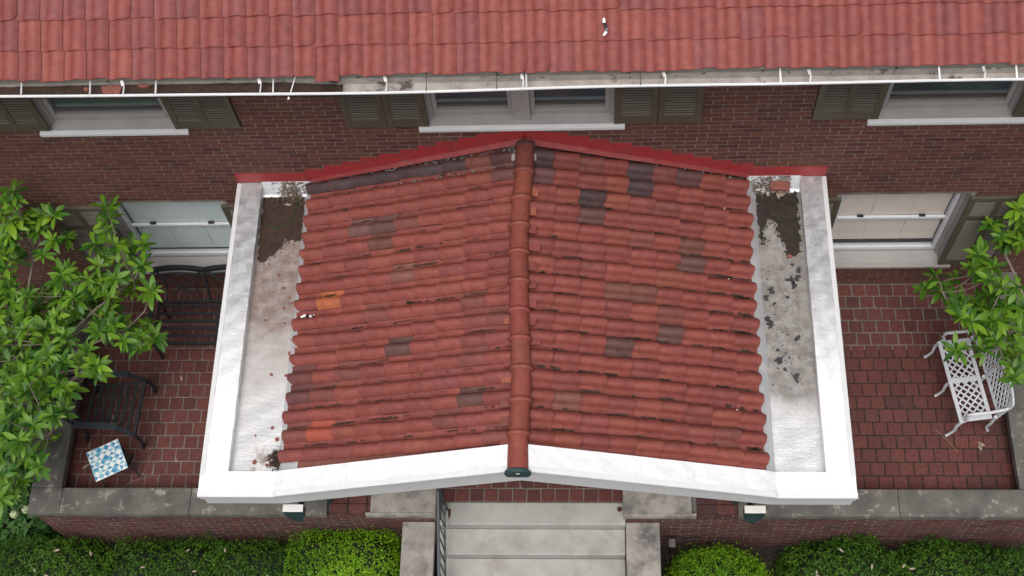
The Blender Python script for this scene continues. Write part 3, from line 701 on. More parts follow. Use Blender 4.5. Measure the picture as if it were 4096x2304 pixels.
# ================================================================ TERRACE FLOOR
fl = MB().box(-5.50, 1.60, -2.72, 0.0065, -0.20, -0.006).box(1.60, 5.42, -0.86, 0.0065, -0.20, -0.006)
floor = tag(fl.build('terrace_floor', 'mortar_floor'), 'terrace floor of square red quarry pavers in running bond', kind='structure')
WO[floor.name] = (0,0,0)
MB().box(1.6005, 5.42, -2.72, -0.8605, -0.20, -0.010).build('open_joints', 'mossy', floor)
def paver_mesh(chip):
    m = MB(); a, b, e, h = 0.0748, 0.0740, 0.007, 0.022
    p = [(-a,-b),(a,-b),(a,b),(-a,b)]
    if chip: p = [(-a+0.028,-b),(a,-b),(a,b),(-a,b),(-a,-b+0.034)]
    n = len(p); q = [(x*(1-e/a), y*(1-e/b)) for x, y in p]
    vs = [(x,y,-h) for x, y in p] + [(x,y,-0.004) for x, y in p] + [(x,y,0) for x, y in q]
    m.add(vs, [tuple(range(2*n, 3*n))] + [(k*n+i, k*n+(i+1) % n, (k+1)*n+(i+1) % n, (k+1)*n+i) for k in range(2) for i in range(n)])
    return m.mesh('paver', 'paver')
PMs = [paver_mesh(0)]*9 + [paver_mesh(1)]
rest = MB(); cnt = 0
pav = []
for r in range(17):
    y = -0.085 - 0.1597*r
    if r == 16: y = -2.640
    for k in range(-60, 35):
        x = 3.697 + 0.0806 + 0.1612*k + (0.0806 if r % 2 == 0 else 0.0)
        if x < -5.47 or x > 5.40: continue
        pav.append((x, y, r))
def pvis(p):
    x, y, r = p
    if r == 16: return 0 if abs(x) < 1.1 else None
    if x > 3.48 or x < -3.55: return 1 + abs(y+2.8)
    return None
order = sorted([p for p in pav if pvis(p) is not None], key=pvis); single = set(order[:300])
for p in pav:
    x, y, r = p; hx = 0.0762
    if abs(x) < 1.1 or r < 16:
        T = Matrix.Translation((x+rnd(-.002,.002), y+rnd(-.002,.002), rnd(-0.003, 0.002))) @ Matrix.Rotation(rnd(-0.035, 0.035) if y < -0.9 else rnd(-.008,.008), 4, 'Z') @ Matrix.Rotation(rnd(-0.012, 0.012), 4, 'X')
        me = random.choice(PMs)
        if p in single: inst('paver', me, T, floor)
        else: rest.add([T @ v.co for v in me.vertices], [tuple(f.vertices) for f in me.polygons])
tag(rest.build('paving', 'paver', floor), kind='stuff')

# ================================================================ TERRACE WALLS
YI, YO, ZC = -2.655, -2.965, 0.30
def terrace_wall(sx, label):
    w = thing('terrace_wall', label, 'garden wall', (sx*3.6, -2.8, -1.05), group='low brick walls round the terrace')
    cxi, cxo = (5.366, 5.715) if sx < 0 else (5.292, 5.65)
    ends = (1.06, cxo-0.035) if sx < 0 else (1.02, cxo-0.035)
    a, b = sorted((sx*ends[0], sx*ends[1]))
    core_ = MB().box(a+0.005, b-0.005, -2.9266, -2.70, -1.05, 0.198)
    a2, b2 = sorted((sx*(cxi+0.05), sx*(cxo-0.045)))
    core_.box(a2, b2, -2.699, 0.0, -1.05, 0.198)
    body_ = core_.build('wall_core', 'mortar_dark', w)
    cs = brick_cells(a, b, -1.05, 0.195, [])
    lay_bricks(cs, body_, 'brick_low', 300, lambda c: -c[2] - (0 if abs((c[0]+c[1])/2) > 1.0 else 9), lambda x, z: Matrix.Translation((x, -2.928, z)))
    # inner face of the return wall
    inner = brick_cells(-2.70, -0.02, 0.0, 0.195, []); q = MB(); xx = sx*(cxi+0.05)
    for ya, yb, za, zb in inner:
        f = sorted((xx, xx - sx*0.008)); q.box(f[0], f[1], ya, yb, za, zb)
    tag(q.build('brickwork', 'brick_low', body_), kind='stuff')
    q = MB()
    for ya, yb, za, zb in [c for c in brick_cells(sx*3.7-2.0, sx*3.7+2.0, 0.0, 0.195, [])]: q.box(ya, yb, -2.7005, -2.693, za, zb)
    tag(q.build('brickwork', 'brick_low', body_), kind='stuff')
    # coping stones
    joints = [cxo, cxi-0.02, 3.86, 2.30] if sx < 0 else [cxo, 3.98, 2.24]
    for i in range(len(joints)-1):
        p, q_ = sorted((sx*(joints[i]-0.002), sx*(joints[i+1]+0.002)))
        st = MB().prism_x(p, q_, [(YI, 0.2005), (YI, ZC), (YO+0.012, ZC), (YO, ZC-0.035), (YO, 0.2005)])
        st.build('coping_stone', 'coping', w, bevel=0.008)
    ys = [YI+0.002, -1.72, -0.80, 0.0]
    for i in range(3):
        p, q_ = sorted((sx*cxi, sx*cxo))
        MB().box(p, q_, ys[i]+0.002, ys[i+1]-0.002, 0.2005, ZC).build('coping_stone', 'coping', w, bevel=0.008)
    # flat brick top between the coping and the stair pier
    p, q_ = sorted((sx*1.80, sx*2.28)); rb = MB(); x = p
    while x < q_ - 0.05:
        rb.box(x, min(x+0.20, q_), -2.925, -2.825, 0.199, 0.252).box(x, min(x+0.20, q_), -2.815, -2.70, 0.199, 0.252); x += 0.213
    rb.build('brick_top', 'brick_low', w)
    # pale cap of the pier beside the steps
    p, q_ = sorted((sx*(1.085 if sx < 0 else 0.985), sx*(1.865 if sx < 0 else 1.786)))
    cp = MB(); zt = 0.31
    cp.prism_x(p + (0.05 if sx < 0 else 0), q_ - (0.05 if sx > 0 else 0), [(-2.40, 0.2005), (-2.40, zt), (-2.93, zt), (-2.93, 0.2005)])
    cp.build('pier_cap', 'cap', w, bevel=0.008)
    MB().prism_x(p, q_, [(-2.9305, 0.2005), (-2.9305, zt-0.003), (-2.955, zt-0.003), (-2.97, zt-0.03), (-2.97, 0.2005)]).build('cap_moulding', 'cap', w, bevel=0.006)
    MB().box(p+0.04, q_-0.04, -2.699, -2.42, 0.0, 0.2).build('pier', 'brick_low', w)
    return w
terrace_wall(-1, 'brick terrace wall with grey stone coping, left of the steps by the armchair')
terrace_wall(1, 'brick terrace wall with grey stone coping, right of the steps by the white bench')

# ================================================================ STEPS
steps = thing('stone_steps', 'wide pale stone steps with stone cheek walls leading up to the porch', 'steps', (0, -3.3, -1.05))
yy = -2.7205; z = -0.012
for k in range(7):
    y2 = (-2.978 if k == 0 else yy - 0.297) 
    q = MB(); q.prism_x(-1.10, 1.018, [(yy-0.001, z-0.30 if z-0.30 > -1.05 else -1.05), (yy-0.001, z), (y2+0.012, z-0.003), (y2, z-0.015), (y2+0.004, z-0.30 if z-0.30 > -1.05 else -1.05)])
    st = q.build('step', 'step', steps, bevel=0.008)
    yy = y2; z -= 0.165
    if z < -1.0: break
for sx, a, b in ((-1, -1.495, -1.125), (1, 1.022, 1.40)):
    MB().box(a, b, -4.6, -2.934, -0.16, -0.05).build('cheek_slab', 'cap', steps, bevel=0.01)
    MB().box(a+0.03, b-0.03, -4.55, -2.94, -1.05, -0.161).build('cheek_core', 'brick_low', steps)
MB().tube([(0.956,-2.795,-0.03),(0.956,-2.795,-0.009)], 0.030, 10).build('rusty_socket', 'rust', steps)
m = MB(); m.add([(-0.985,-2.80,-0.0105),(-0.960,-2.79,-0.0105),(-0.945,-2.83,-0.0105),(-0.950,-2.88,-0.0105),(-0.965,-2.92,-0.0105),(-0.980,-2.86,-0.0105)], [(0,5,4,3,2,1)])
m.build('rust_stain', 'rust', steps)

rl = thing('handrail', 'dark iron stair handrail with thin balusters beside the left cheek wall', 'handrail', (-1.0, -2.85, -0.012))
def railz(y): return -0.012 + min(0.0, (y+2.90))*0.555
y0, y1 = -2.80, -4.6
MB().bar((-1.0, -2.66, 0.87), (-1.0, -2.86, 0.87), 0.034, 0.022).bar((-1.0, -2.86, 0.87), (-1.0, y1, railz(y1)+0.87), 0.034, 0.022).build('top_rail', 'rail', rl, bevel=0.004)
MB().bar((-1.0, y0, 0.20), (-1.0, y1, railz(y1)+0.20), 0.026, 0.02).build('bottom_rail', 'rail', rl)
MB().bar((-1.0, -2.80, -0.02), (-1.0, -2.80, 0.86), 0.034, 0.034).build('post', 'rail', rl)
y = -2.92
while y > y1:
    MB().bar((-1.0, y, railz(y)+0.20), (-1.0, y, railz(y)+0.86), 0.012, 0.012).build('baluster', 'rail', rl); y -= 0.118

# ================================================================ FURNITURE
def strut(m, a, b, r, n=6): m.tube([a, b], r, n)
# --- white lattice bench (local: x depth from front to back, y along the length)
bv = Vector((4.711-4.585, -1.926+0.950)); rz = math.atan2(bv.x, -bv.y)
bench = thing('lattice_bench', 'white cast metal two-seat bench with diamond lattice seat and back', 'bench', (4.648, -1.438, 0.0), rz)
HL, SD, SZ = 0.492, 0.365, 0.42
def lattice(mb, P0, ux, uy, w, h, nrm, pitch, bw, th):
    """diamond lattice of bars clipped to a w x h panel"""
    for sgn in (-1, 1):
        k = -h
        while k < w + h:
            pts = []
            for t in (0.0, h):
                pts.append((k + (t if sgn > 0 else h - t), t))
            (xa, ya), (xb, yb) = pts
            def clip(x1, y1, x2, y2):
                if x1 > x2: x1, y1, x2, y2 = x2, y2, x1, y1
                if x2 < 0 or x1 > w: return None
                s = (y2-y1)/(x2-x1)
                if x1 < 0: y1 += s*(-x1); x1 = 0
                if x2 > w: y2 -= s*(x2-w); x2 = w
                return x1, y1, x2, y2
            c = clip(xa, ya, xb, yb)
            if c and (c[2]-c[0]) > 0.012:
                A = P0 + ux*c[0] + uy*c[1] + nrm*(0.0015*sgn); Bp = P0 + ux*c[2] + uy*c[3] + nrm*(0.0015*sgn)
                mb.bar(A, Bp, bw, th, nrm)
            k += pitch
X, Y, Zv = Vector((1,0,0)), Vector((0,1,0)), Vector((0,0,1))
sf = MB()
for a, b, w in (((0.022,-HL,SZ),(0.022,HL,SZ),0.044), ((SD-0.022,-HL,SZ),(SD-0.022,HL,SZ),0.044)): sf.bar(a, b, w, 0.022)
for yy_ in (-HL+0.03, 0.0, HL-0.03): sf.bar((0.0445, yy_, SZ), (SD-0.0445, yy_, SZ), 0.06, 0.020)
seat_p = sf.build('seat_frame', 'bench', bench, bevel=0.004, local=True)
for y_a, y_b in ((-HL+0.06, -0.03), (0.03, HL-0.06)):
    lt = MB(); lattice(lt, Vector((0.045, y_a, SZ)), Y, X, y_b-y_a, SD-0.09, Zv, 0.086, 0.018, 0.010)
    lt.build('seat_lattice', 'bench', seat_p, local=True)
bt = Vector((0.10, 0, 0.42)).normalized()                # back leans backwards
b0 = SD + 0.045
bf = MB(); nb = Vector((bt.z, 0, -bt.x))
zl, zh = 0.05, 0.43
def bp(y, t): return Vector((b0, y, SZ)) + bt*t
bf.bar(bp(-HL, zl), bp(HL, zl), 0.03, 0.02, nb)
for sgn in (-1, 1):
    arc = [bp(sgn*HL*(0.02+0.96*t), zh - 0.06*abs(2*t-1)**2) for t in lin(0, 1, 7)]
    for p, q in zip(arc, arc[1:]): bf.bar(p, q, 0.035, 0.02, nb)
for yy_ in (-HL+0.01, 0.0, HL-0.01): bf.bar(bp(yy_, -0.02), bp(yy_, zh-0.06), 0.045, 0.02, nb)
back_p = bf.build('back_frame', 'bench', bench, bevel=0.004, local=True)
for y_a, y_b in ((-HL+0.03, -0.02), (0.02, HL-0.03)):
    lt = MB(); lattice(lt, bp(y_a, zl+0.012), Y, bt, y_b-y_a, zh-zl-0.05, nb, 0.086, 0.018, 0.010); lt.build('back_lattice', 'bench', back_p, local=True)
for yy_ in (-HL, HL):
    MB().tube([(0.05,yy_,0.635),(0.02,yy_,0.640),(0.12,yy_,0.638),(0.28,yy_,0.625),(0.42,yy_,0.66),(0.50,yy_,0.70)], [0.010,0.017,0.020,0.018,0.018,0.014], 8).build('arm', 'bench', bench, local=True)
    MB().tube([(0.06,yy_,0.63),(0.03,yy_,0.56),(0.07,yy_,0.49),(0.05,yy_,SZ)], [0.014,0.015,0.015,0.016], 7).build('arm_support', 'bench', bench, local=True)
for yy_ in (-HL+0.005, 0.0, HL-0.005):
    MB().tube([(0.03,yy_,SZ-0.01),(0.0,yy_,0.30),(0.01,yy_,0.14),(-0.035,yy_,0.02),(-0.05,yy_,0.004)], [0.018,0.020,0.016,0.016,0.020], 8).build('leg', 'bench', bench, local=True)
for yy_ in (-HL+0.005, 0.0, HL-0.005):
    MB().tube([(SD+0.03,yy_,SZ+0.03),(SD+0.035,yy_,0.28),(SD+0.01,yy_,0.13),(SD+0.05,yy_,0.02),(SD+0.06,yy_,0.004)], [0.018,0.018,0.016,0.016,0.020], 8).build('leg', 'bench', bench, local=True)

# --- black armchair facing right (local: x forward, y sideways)
ch = thing('metal_armchair', 'black metal garden armchair with slatted seat, under the magnolia on the left', 'armchair', (-4.86, -1.71, 0.0), R_(-3))
W2 = 0.335
sf = MB().bar((0.30,-W2,0.41),(0.30,W2,0.41),0.035,0.03).bar((-0.28,-W2+0.1,0.40),(-0.28,W2-0.1,0.40),0.03,0.03)
for s in (-1, 1): sf.tube([(0.30,s*W2,0.41),(0.10,s*(W2-0.05),0.405),(-0.10,s*(W2-0.075),0.40),(-0.30,s*(W2-0.08),0.40)], 0.016, 6)
seat_p = sf.build('seat_frame', 'black', ch, local=True)
for k in range(6):
    x = -0.20 + 0.082*k; hw = W2 - 0.075 + 0.07*max(0, (k-2)/3.5)*0.7
    MB().bar((x, -hw, 0.412), (x, hw, 0.412), 0.038, 0.008).build('slat', 'black', seat_p, local=True)
for s in (-1, 1):
    MB().bar((-0.38, s*0.315, 0.60), (0.16, s*0.322, 0.62), 0.080, 0.016).build('arm', 'rail', ch, bevel=0.004, local=True)
    MB().bar((0.15, s*0.322, 0.61), (0.29, s*0.338, 0.43), 0.05, 0.014).build('arm_support', 'rail', ch, local=True)
    MB().tube([(0.30,s*0.338,0.42),(0.33,s*0.345,0.22),(0.29,s*0.35,0.004)], 0.022, 6).build('leg', 'black', ch, local=True)
    MB().tube([(-0.29,s*0.30,0.41),(-0.33,s*0.31,0.2),(-0.40,s*0.315,0.004)], 0.020, 6).build('leg', 'black', ch, local=True)
bk = MB(); top = lambda s: (-0.47, s, 0.86)
for s in (-1, 1): bk.tube([(-0.29,s*0.29,0.40),(-0.38,s*0.30,0.62),(-0.46,s*0.29,0.86)], 0.018, 6)
bk.tube([(-0.46,-0.29,0.86),(-0.49,-0.15,0.90),(-0.50,0,0.91),(-0.49,0.15,0.90),(-0.46,0.29,0.86)], 0.018, 6)
back_p = bk.build('back_frame', 'black', ch, local=True)
bk = MB()
for a, b in (((-0.30,-0.27,0.46),(-0.42,0.0,0.74)), ((-0.42,0.0,0.74),(-0.30,0.27,0.46)), ((-0.46,-0.28,0.84),(-0.39,0.0,0.62)), ((-0.39,0.0,0.62),(-0.46,0.28,0.84)), ((-0.31,0,0.44),(-0.49,0,0.90)), ((-0.40,-0.28,0.66),(-0.49,-0.12,0.89)), ((-0.40,0.28,0.66),(-0.49,0.12,0.89))): strut(bk, a, b, 0.011)
bk.build('back_lattice', 'black', back_p, local=True)

# --- black loveseat against the wall (local: x along, y to the front = -world y)
lv = thing('metal_loveseat', 'black metal loveseat with arched back rails against the wall below the window', 'loveseat', (-3.90, -0.5, 0.0), 0.0)
HL = 0.62
sf = MB().bar((-HL,-0.42,0.41),(HL,-0.42,0.41),0.035,0.03).bar((-HL,0.13,0.40),(HL,0.13,0.40),0.03,0.03).bar((-HL,-0.41,0.40),(-HL,0.13,0.40),0.03,0.03).bar((HL,-0.41,0.40),(HL,0.13,0.40),0.03,0.03).bar((0.12,-0.40,0.385),(0.12,0.12,0.385),0.03,0.02)
seat_p = sf.build('seat_frame', 'black', lv, local=True)
for k in range(5):
    y_ = -0.325 + 0.097*k; MB().bar((-HL+0.015,y_,0.412),(HL-0.015,y_,0.412),0.036,0.008).build('slat', 'black', seat_p, local=True)
bk = MB()
for c0 in (-0.31, 0.31):
    pts = [(c0 + 0.31*t, 0.35 - 0.0*abs(t), 0.80 + 0.07*(1-t*t)) for t in lin(-1, 1, 9)]
    for p, q in zip(pts, pts[1:]): bk.bar(p, q, 0.05, 0.05)
    pts = [(c0 + 0.29*t, 0.33, 0.70 + 0.07*(1-t*t)) for t in lin(-1, 1, 9)]; bk.tube(pts, 0.012, 6)
for x_ in (-HL, 0.0, HL): bk.tube([(x_,0.14,0.40),(x_,0.25,0.62),(x_,0.35,0.83)], 0.02, 6)
back_p = bk.build('back_frame', 'black', lv, local=True)
bk = MB()
for c0 in (-0.31, 0.31):
    strut(bk, (c0-0.29,0.34,0.80), (c0+0.12,0.18,0.50), 0.012); strut(bk, (c0+0.29,0.34,0.80), (c0-0.12,0.18,0.50), 0.012)
    for dx in (-0.24, 0.24): bk.tube([(c0+dx,0.33,0.78),(c0+dx*0.7,0.24,0.60),(c0+dx*0.9,0.15,0.42)], 0.010, 6)
bk.build('back_lattice', 'black', back_p, local=True)
for s in (-1, 1):
    MB().bar((s*HL,-0.36,0.63),(s*HL,0.26,0.62),0.06,0.016).build('arm', 'black', lv, local=True)
    for y_ in (-0.40, 0.14): MB().tube([(s*HL,y_,0.62 if y_ < 0 else 0.42),(s*HL,y_-0.02,0.2),(s*HL,y_-0.04,0.004)], 0.02, 6).build('leg', 'black', lv, local=True)

# --- mosaic side table
tb = thing('mosaic_table', 'small square side table with blue and white triangle tiles', 'side table', (-4.811, -2.396, 0.0), math.atan2(-2.138+2.311, -4.729+5.075))
TW, ZT2 = 0.192, 0.50
top_p = MB().box(-TW,TW,-TW,TW,ZT2-0.022,ZT2-0.004).build('table_top', 'black', tb, bevel=0.003, local=True)
random.seed(4)
n6 = 5; cs = 2*TW*0.985/n6; tri = {}
for i in range(n6):
    for j in range(n6):
        x0_, y0_ = -TW*0.985 + i*cs, -TW*0.985 + j*cs; cx, cy = x0_ + cs/2, y0_ + cs/2
        cor = [(x0_,y0_),(x0_+cs,y0_),(x0_+cs,y0_+cs),(x0_,y0_+cs)]
        order_ = ['t_white','t_pale','t_white','t_blue'] if (i+j) % 2 == 0 else ['t_blue','t_white','t_pale','t_white']
        if (i*2+j) % 5 == 1: order_ = ['t_blue','t_pale','t_white','t_pale']
        sh = (i*3+j*2) % 4
        for k in range(4):
            a, b = cor[k], cor[(k+1) % 4]
            g_ = 0.0012
            tri_ = MB(); mx, my = (a[0]+b[0]+cx)/3, (a[1]+b[1]+cy)/3
            pts = [(p[0]+(mx-p[0])*0.03, p[1]+(my-p[1])*0.03) for p in (a, b, (cx, cy))]
            tri_.prism_z(pts, ZT2-0.0035, ZT2); tri_.build('mosaic_tile', order_[(k+sh) % 4], top_p, local=True)
MB().box(-TW*0.99,TW*0.99,-TW*0.99,TW*0.99,ZT2-0.0042,ZT2-0.0015).build('grout', 't_white', top_p, local=True)
for sx_ in (-1, 1):
    for sy_ in (-1, 1): MB().bar((sx_*(TW-0.015), sy_*(TW-0.015), ZT2-0.02), (sx_*(TW-0.0), -sy_*(TW-0.03), 0.0), 0.018, 0.012).build('leg', 'black', tb, local=True)
MB().bar((-TW+0.01, 0, ZT2*0.5),(TW-0.01, 0, ZT2*0.5), 0.012, 0.012).build('crossbar', 'black', tb, local=True)
random.seed(21)
# ================================================================ PLANTS
LEFT= [(-5.34, -0.27, 2.86), (-5.36, -0.33, 2.75), (-5.47, -0.29, 2.35), (-5.25, -0.24, 2.32), (-5.11, -0.26, 2.34), (-5.34, -0.35, 2.18), (-5.14, -0.47, 2.18), (-5.17, -0.26, 1.8), (-5.28, -0.59, 2.05), (-5.75, -0.31, 2.14), (-5.54, -0.25, 2.63), (-5.6, -0.45, 2.24), (-5.81, -0.29, 1.56), (-5.71, -0.52, 1.83), (-5.56, -0.86, 2.27), (-5.63, -0.89, 2.09), (-5.6, -0.95, 2.0), (-4.45, -0.3, 2.56), (-4.57, -0.24, 2.22), (-4.59, -0.31, 2.1), (-4.79, -0.38, 1.89), (-4.7, -0.47, 1.8), (-4.52, -0.88, 2.36), (-4.35, -0.65, 2.39), (-4.43, -0.31, 1.77), (-4.36, -0.63, 1.96), (-4.13, -0.56, 2.21), (-4.06, -0.87, 2.32), (-4.93, -0.94, 2.29), (-4.95, -0.8, 2.09), (-5.09, -0.84, 1.93), (-5.4, -0.81, 1.54), (-5.18, -0.92, 1.66), (-4.76, -1.21, 2.26), (-4.64, -1.0, 2.28), (-4.55, -1.0, 2.13), (-4.28, -1.09, 2.45), (-4.44, -0.71, 1.66), (-4.43, -0.8, 1.58), (-3.91, -1.17, 2.33), (-4.72, -1.02, 1.95), (-4.47, -1.11, 2.09), (-5.41, -1.05, 1.98), (-5.56, -0.35, 2.34), (-5.46, -0.29, 2.21), (-5.64, -0.29, 2.43), (-5.72, -0.5, 2.1), (-5.61, -0.76, 2.31), (-5.2, -1.2, 1.54), (-4.87, -1.58, 2.12), (-4.61, -1.34, 1.89), (-4.47, -1.24, 1.64), (-4.07, -1.8, 2.48), (-4.0, -1.64, 2.24), (-3.95, -1.53, 1.94), (-4.17, -1.56, 1.8), (-4.58, -1.74, 2.09), (-4.72, -1.81, 1.94), (-5.05, -1.65, 1.6), (-4.32, -2.04, 2.41), (-4.54, -1.91, 1.85), (-5.07, -1.91, 1.52), (-4.79, -2.49, 2.2), (-4.81, -2.34, 1.91), (-4.57, -1.35, 1.73), (-4.32, -1.5, 2.2), (-4.35, -1.28, 1.62), (-4.21, -1.19, 1.52), (-4.43, -1.6, 2.25), (-5.33, -1.38, 1.64), (-4.99, -1.5, 1.84), (-4.92, -1.89, 2.25), (-4.7, -1.98, 2.39), (-5.07, -2.13, 2.36), (-5.16, -1.93, 1.84), (-4.67, -2.26, 2.4), (-5.19, -2.17, 2.04), (-4.82, -2.46, 2.13), (-5.37, -2.41, 1.5), (-5.36, -2.34, 1.99), (-5.3, -2.52, 2.14), (-5.08, -2.49, 1.55), (-5.22, -2.7, 1.58), (-4.9, -2.99, 2.02), (-5.12, -2.73, 2.1), (-5.35, -2.63, 1.94), (-6.04, -1.75, 1.12), (-4.5, -1.23, 1.96), (-5.6, -1.06, 0.83), (-5.89, -1.38, 1.73), (-5.72, -2.66, 0.52), (-5.18, -0.98, 1.36), (-5.96, -2.7, 0.97), (-6.15, -0.86, 0.59), (-5.48, -2.96, 1.26), (-5.59, -1.05, 1.3), (-6.04, -0.73, 1.19), (-5.39, -2.23, 1.47), (-5.63, -2.53, 1.82), (-5.71, -1.29, 0.98), (-5.75, -2.65, 1.42), (-5.55, -1.97, 0.95), (-6.12, -0.81, 1.45), (-5.28, -2.74, 1.89), (-5.43, -1.63, 1.5), (-5.54, -2.63, 1.62), (-6.06, -2.75, 0.57), (-6.11, -1.34, 0.92), (-5.8, -1.22, 1.77), (-4.88, -0.96, 1.28), (-6.14, -1.5, 0.71), (-5.64, -2.71, 1.2), (-5.05, -1.67, 1.96), (-5.82, -1.45, 1.57), (-5.66, -2.15, 0.59), (-5.64, -2.26, 1.9), (-5.07, -2.52, 1.99), (-5.41, -1.78, 0.78), (-5.23, -2.29, 1.33), (-5.33, -2.54, 1.78), (-5.88, -0.74, 1.37), (-5.09, -1.83, 1.82), (-5.81, -1.84, 1.72), (-5.73, -0.62, 1.11), (-5.98, -1.16, 0.8), (-5.96, -0.81, 0.85), (-5.13, -0.82, 1.05), (-5.55, -1.96, 1.23), (-5.32, -2.08, 1.26), (-5.35, -2.74, 1.38), (-5.65, -2.77, 1.43), (-5.05, -0.67, 1.04), (-5.66, -2.56, 0.93), (-5.66, -2.58, 1.65), (-6.13, -1.39, 0.79), (-6.34, -0.54, 0.83), (-4.81, -2.13, 1.91), (-5.07, -1.27, 1.93), (-5.63, -1.64, 1.42), (-5.59, -2.45, 1.66), (-5.92, -0.84, 1.12), (-5.44, -0.91, 1.35), (-5.79, -1.15, 1.54), (-6.05, -1.18, 0.87), (-5.42, -2.04, 1.75), (-5.92, -1.76, 0.86), (-5.11, -2.19, 1.83), (-6.18, -1.71, 0.52), (-5.68, -0.92, 1.59), (-5.59, -0.89, 1.33), (-5.37, -1.46, 1.99), (-5.76, -1.09, 0.89), (-5.28, -0.59, 0.85), (-6.22, -0.84, 1.13), (-6.38, -0.77, 0.52), (-6.21, -0.71, 0.93), (-5.73, -1.55, 0.67), (-4.74, -0.8, 1.28), (-5.55, -1.08, 1.64), (-6.03, -1.7, 0.92), (-5.25, -1.91, 1.47), (-5.88, -2.4, 0.75), (-5.7, -1.09, 0.76), (-5.64, -1.89, 1.52), (-5.93, -1.8, 0.58), (-5.02, -1.58, 1.75), (-5.42, -3.21, 1.65), (-5.42, -1.68, 1.74), (-6.12, -0.68, 1.36), (-5.29, -1.28, 1.65), (-5.97, -2.06, 1.04), (-5.43, -1.05, 1.38), (-5.89, -0.89, 0.7), (-5.82, -1.16, 0.97), (-6.01, -1.31, 0.91), (-5.38, -3.01, 1.82), (-5.91, -1.56, 0.99), (-5.34, -3.15, 1.57), (-6.28, -1.23, 0.89), (-5.26, -2.44, 1.96), (-5.52, -1.64, 0.68), (-5.89, -1.48, 1.71), (-5.65, -2.93, 1.11), (-5.38, -1.61, 1.05), (-5.09, -1.97, 1.29), (-5.18, -0.9, 1.04), (-5.9, -2.23, 1.22), (-5.96, -2.74, 0.82), (-5.42, -2.84, 1.47), (-5.52, -2.39, 1.03), (-5.6, -2.27, 0.62), (-5.52, -1.86, 1.56), (-5.87, -1.98, 1.46), (-5.18, -0.96, 1.52), (-5.69, -1.91, 1.14), (-5.7, -2.38, 0.8), (-5.34, -0.95, 1.03), (-6.17, -1.42, 1.03), (-6.19, -1.01, 1.17), (-5.16, -1.76, 1.92), (-5.9, -1.22, 1.23), (-5.0, -1.06, 1.58), (-5.07, -0.74, 1.44), (-6.12, -2.82, 0.53), (-5.96, -2.45, 0.75), (-5.64, -0.42, 0.83)]
RIGHT= [(4.91, -0.22, 1.85), (5.22, -0.27, 1.79), (5.09, -0.24, 2.22), (4.98, -0.37, 1.86), (5.1, -0.31, 1.59), (5.13, -0.35, 1.78), (4.67, -0.68, 2.05), (4.6, -0.81, 2.01), (4.77, -0.71, 1.72), (4.74, -0.92, 2.23), (4.24, -0.78, 1.48), (4.3, -0.76, 1.73), (4.6, -0.64, 1.44), (4.41, -0.82, 1.45), (4.47, -1.06, 1.74), (4.61, -1.12, 1.7), (4.5, -1.16, 1.79), (4.66, -1.09, 2.27), (4.8, -1.02, 1.75), (4.73, -1.0, 1.59), (4.75, -1.18, 1.76), (4.79, -1.15, 2.26), (4.96, -1.12, 2.19), (4.86, -1.23, 1.79), (5.02, -1.24, 1.75), (5.06, -1.21, 1.88), (4.87, -1.27, 2.0), (5.18, -0.24, 2.03), (5.21, -0.43, 1.84), (4.33, -1.7, 1.93), (4.54, -1.78, 2.1), (4.46, -1.51, 2.18), (4.37, -1.46, 2.17), (4.99, -1.3, 1.49), (4.67, -1.72, 2.19), (5.13, -1.21, 1.52), (4.99, -1.72, 1.75), (4.76, -2.16, 2.27), (5.07, -1.51, 1.64), (4.83, -1.95, 2.04), (4.87, -1.88, 2.29), (5.02, -1.48, 1.41), (4.78, -1.24, 1.63), (4.63, -1.41, 1.76), (4.73, -1.43, 2.05), (4.97, -1.92, 1.9), (4.95, -1.61, 2.14), (4.69, -1.55, 1.94)]
def leaf_geo(L=1.0, W=0.34):
    """lens-shaped leaf folded along the midrib, tip drooping; x is along the leaf"""
    sts = [(0.0,0.02,0.0),(0.10,0.16,0.010),(0.38,0.46,0.020),(0.68,0.46,0.0),(0.90,0.20,-0.05),(1.0,0.0,-0.09)]
    vs = []; fs = []
    for i, (t, w, z) in enumerate(sts):
        vs += [(t*L, -w*W, z+0.055*w), (t*L, 0, z), (t*L, w*W, z+0.055*w)]
    for i in range(len(sts)-1):
        a, b = i*3, (i+1)*3; fs += [(a, b, b+1, a+1), (a+1, b+1, b+2, a+2)]
    return vs, fs
LV, LF = leaf_geo()
lm = MB(); lm.add(LV, LF, True); LEAF = lm.mesh('leaf', 'leaf')
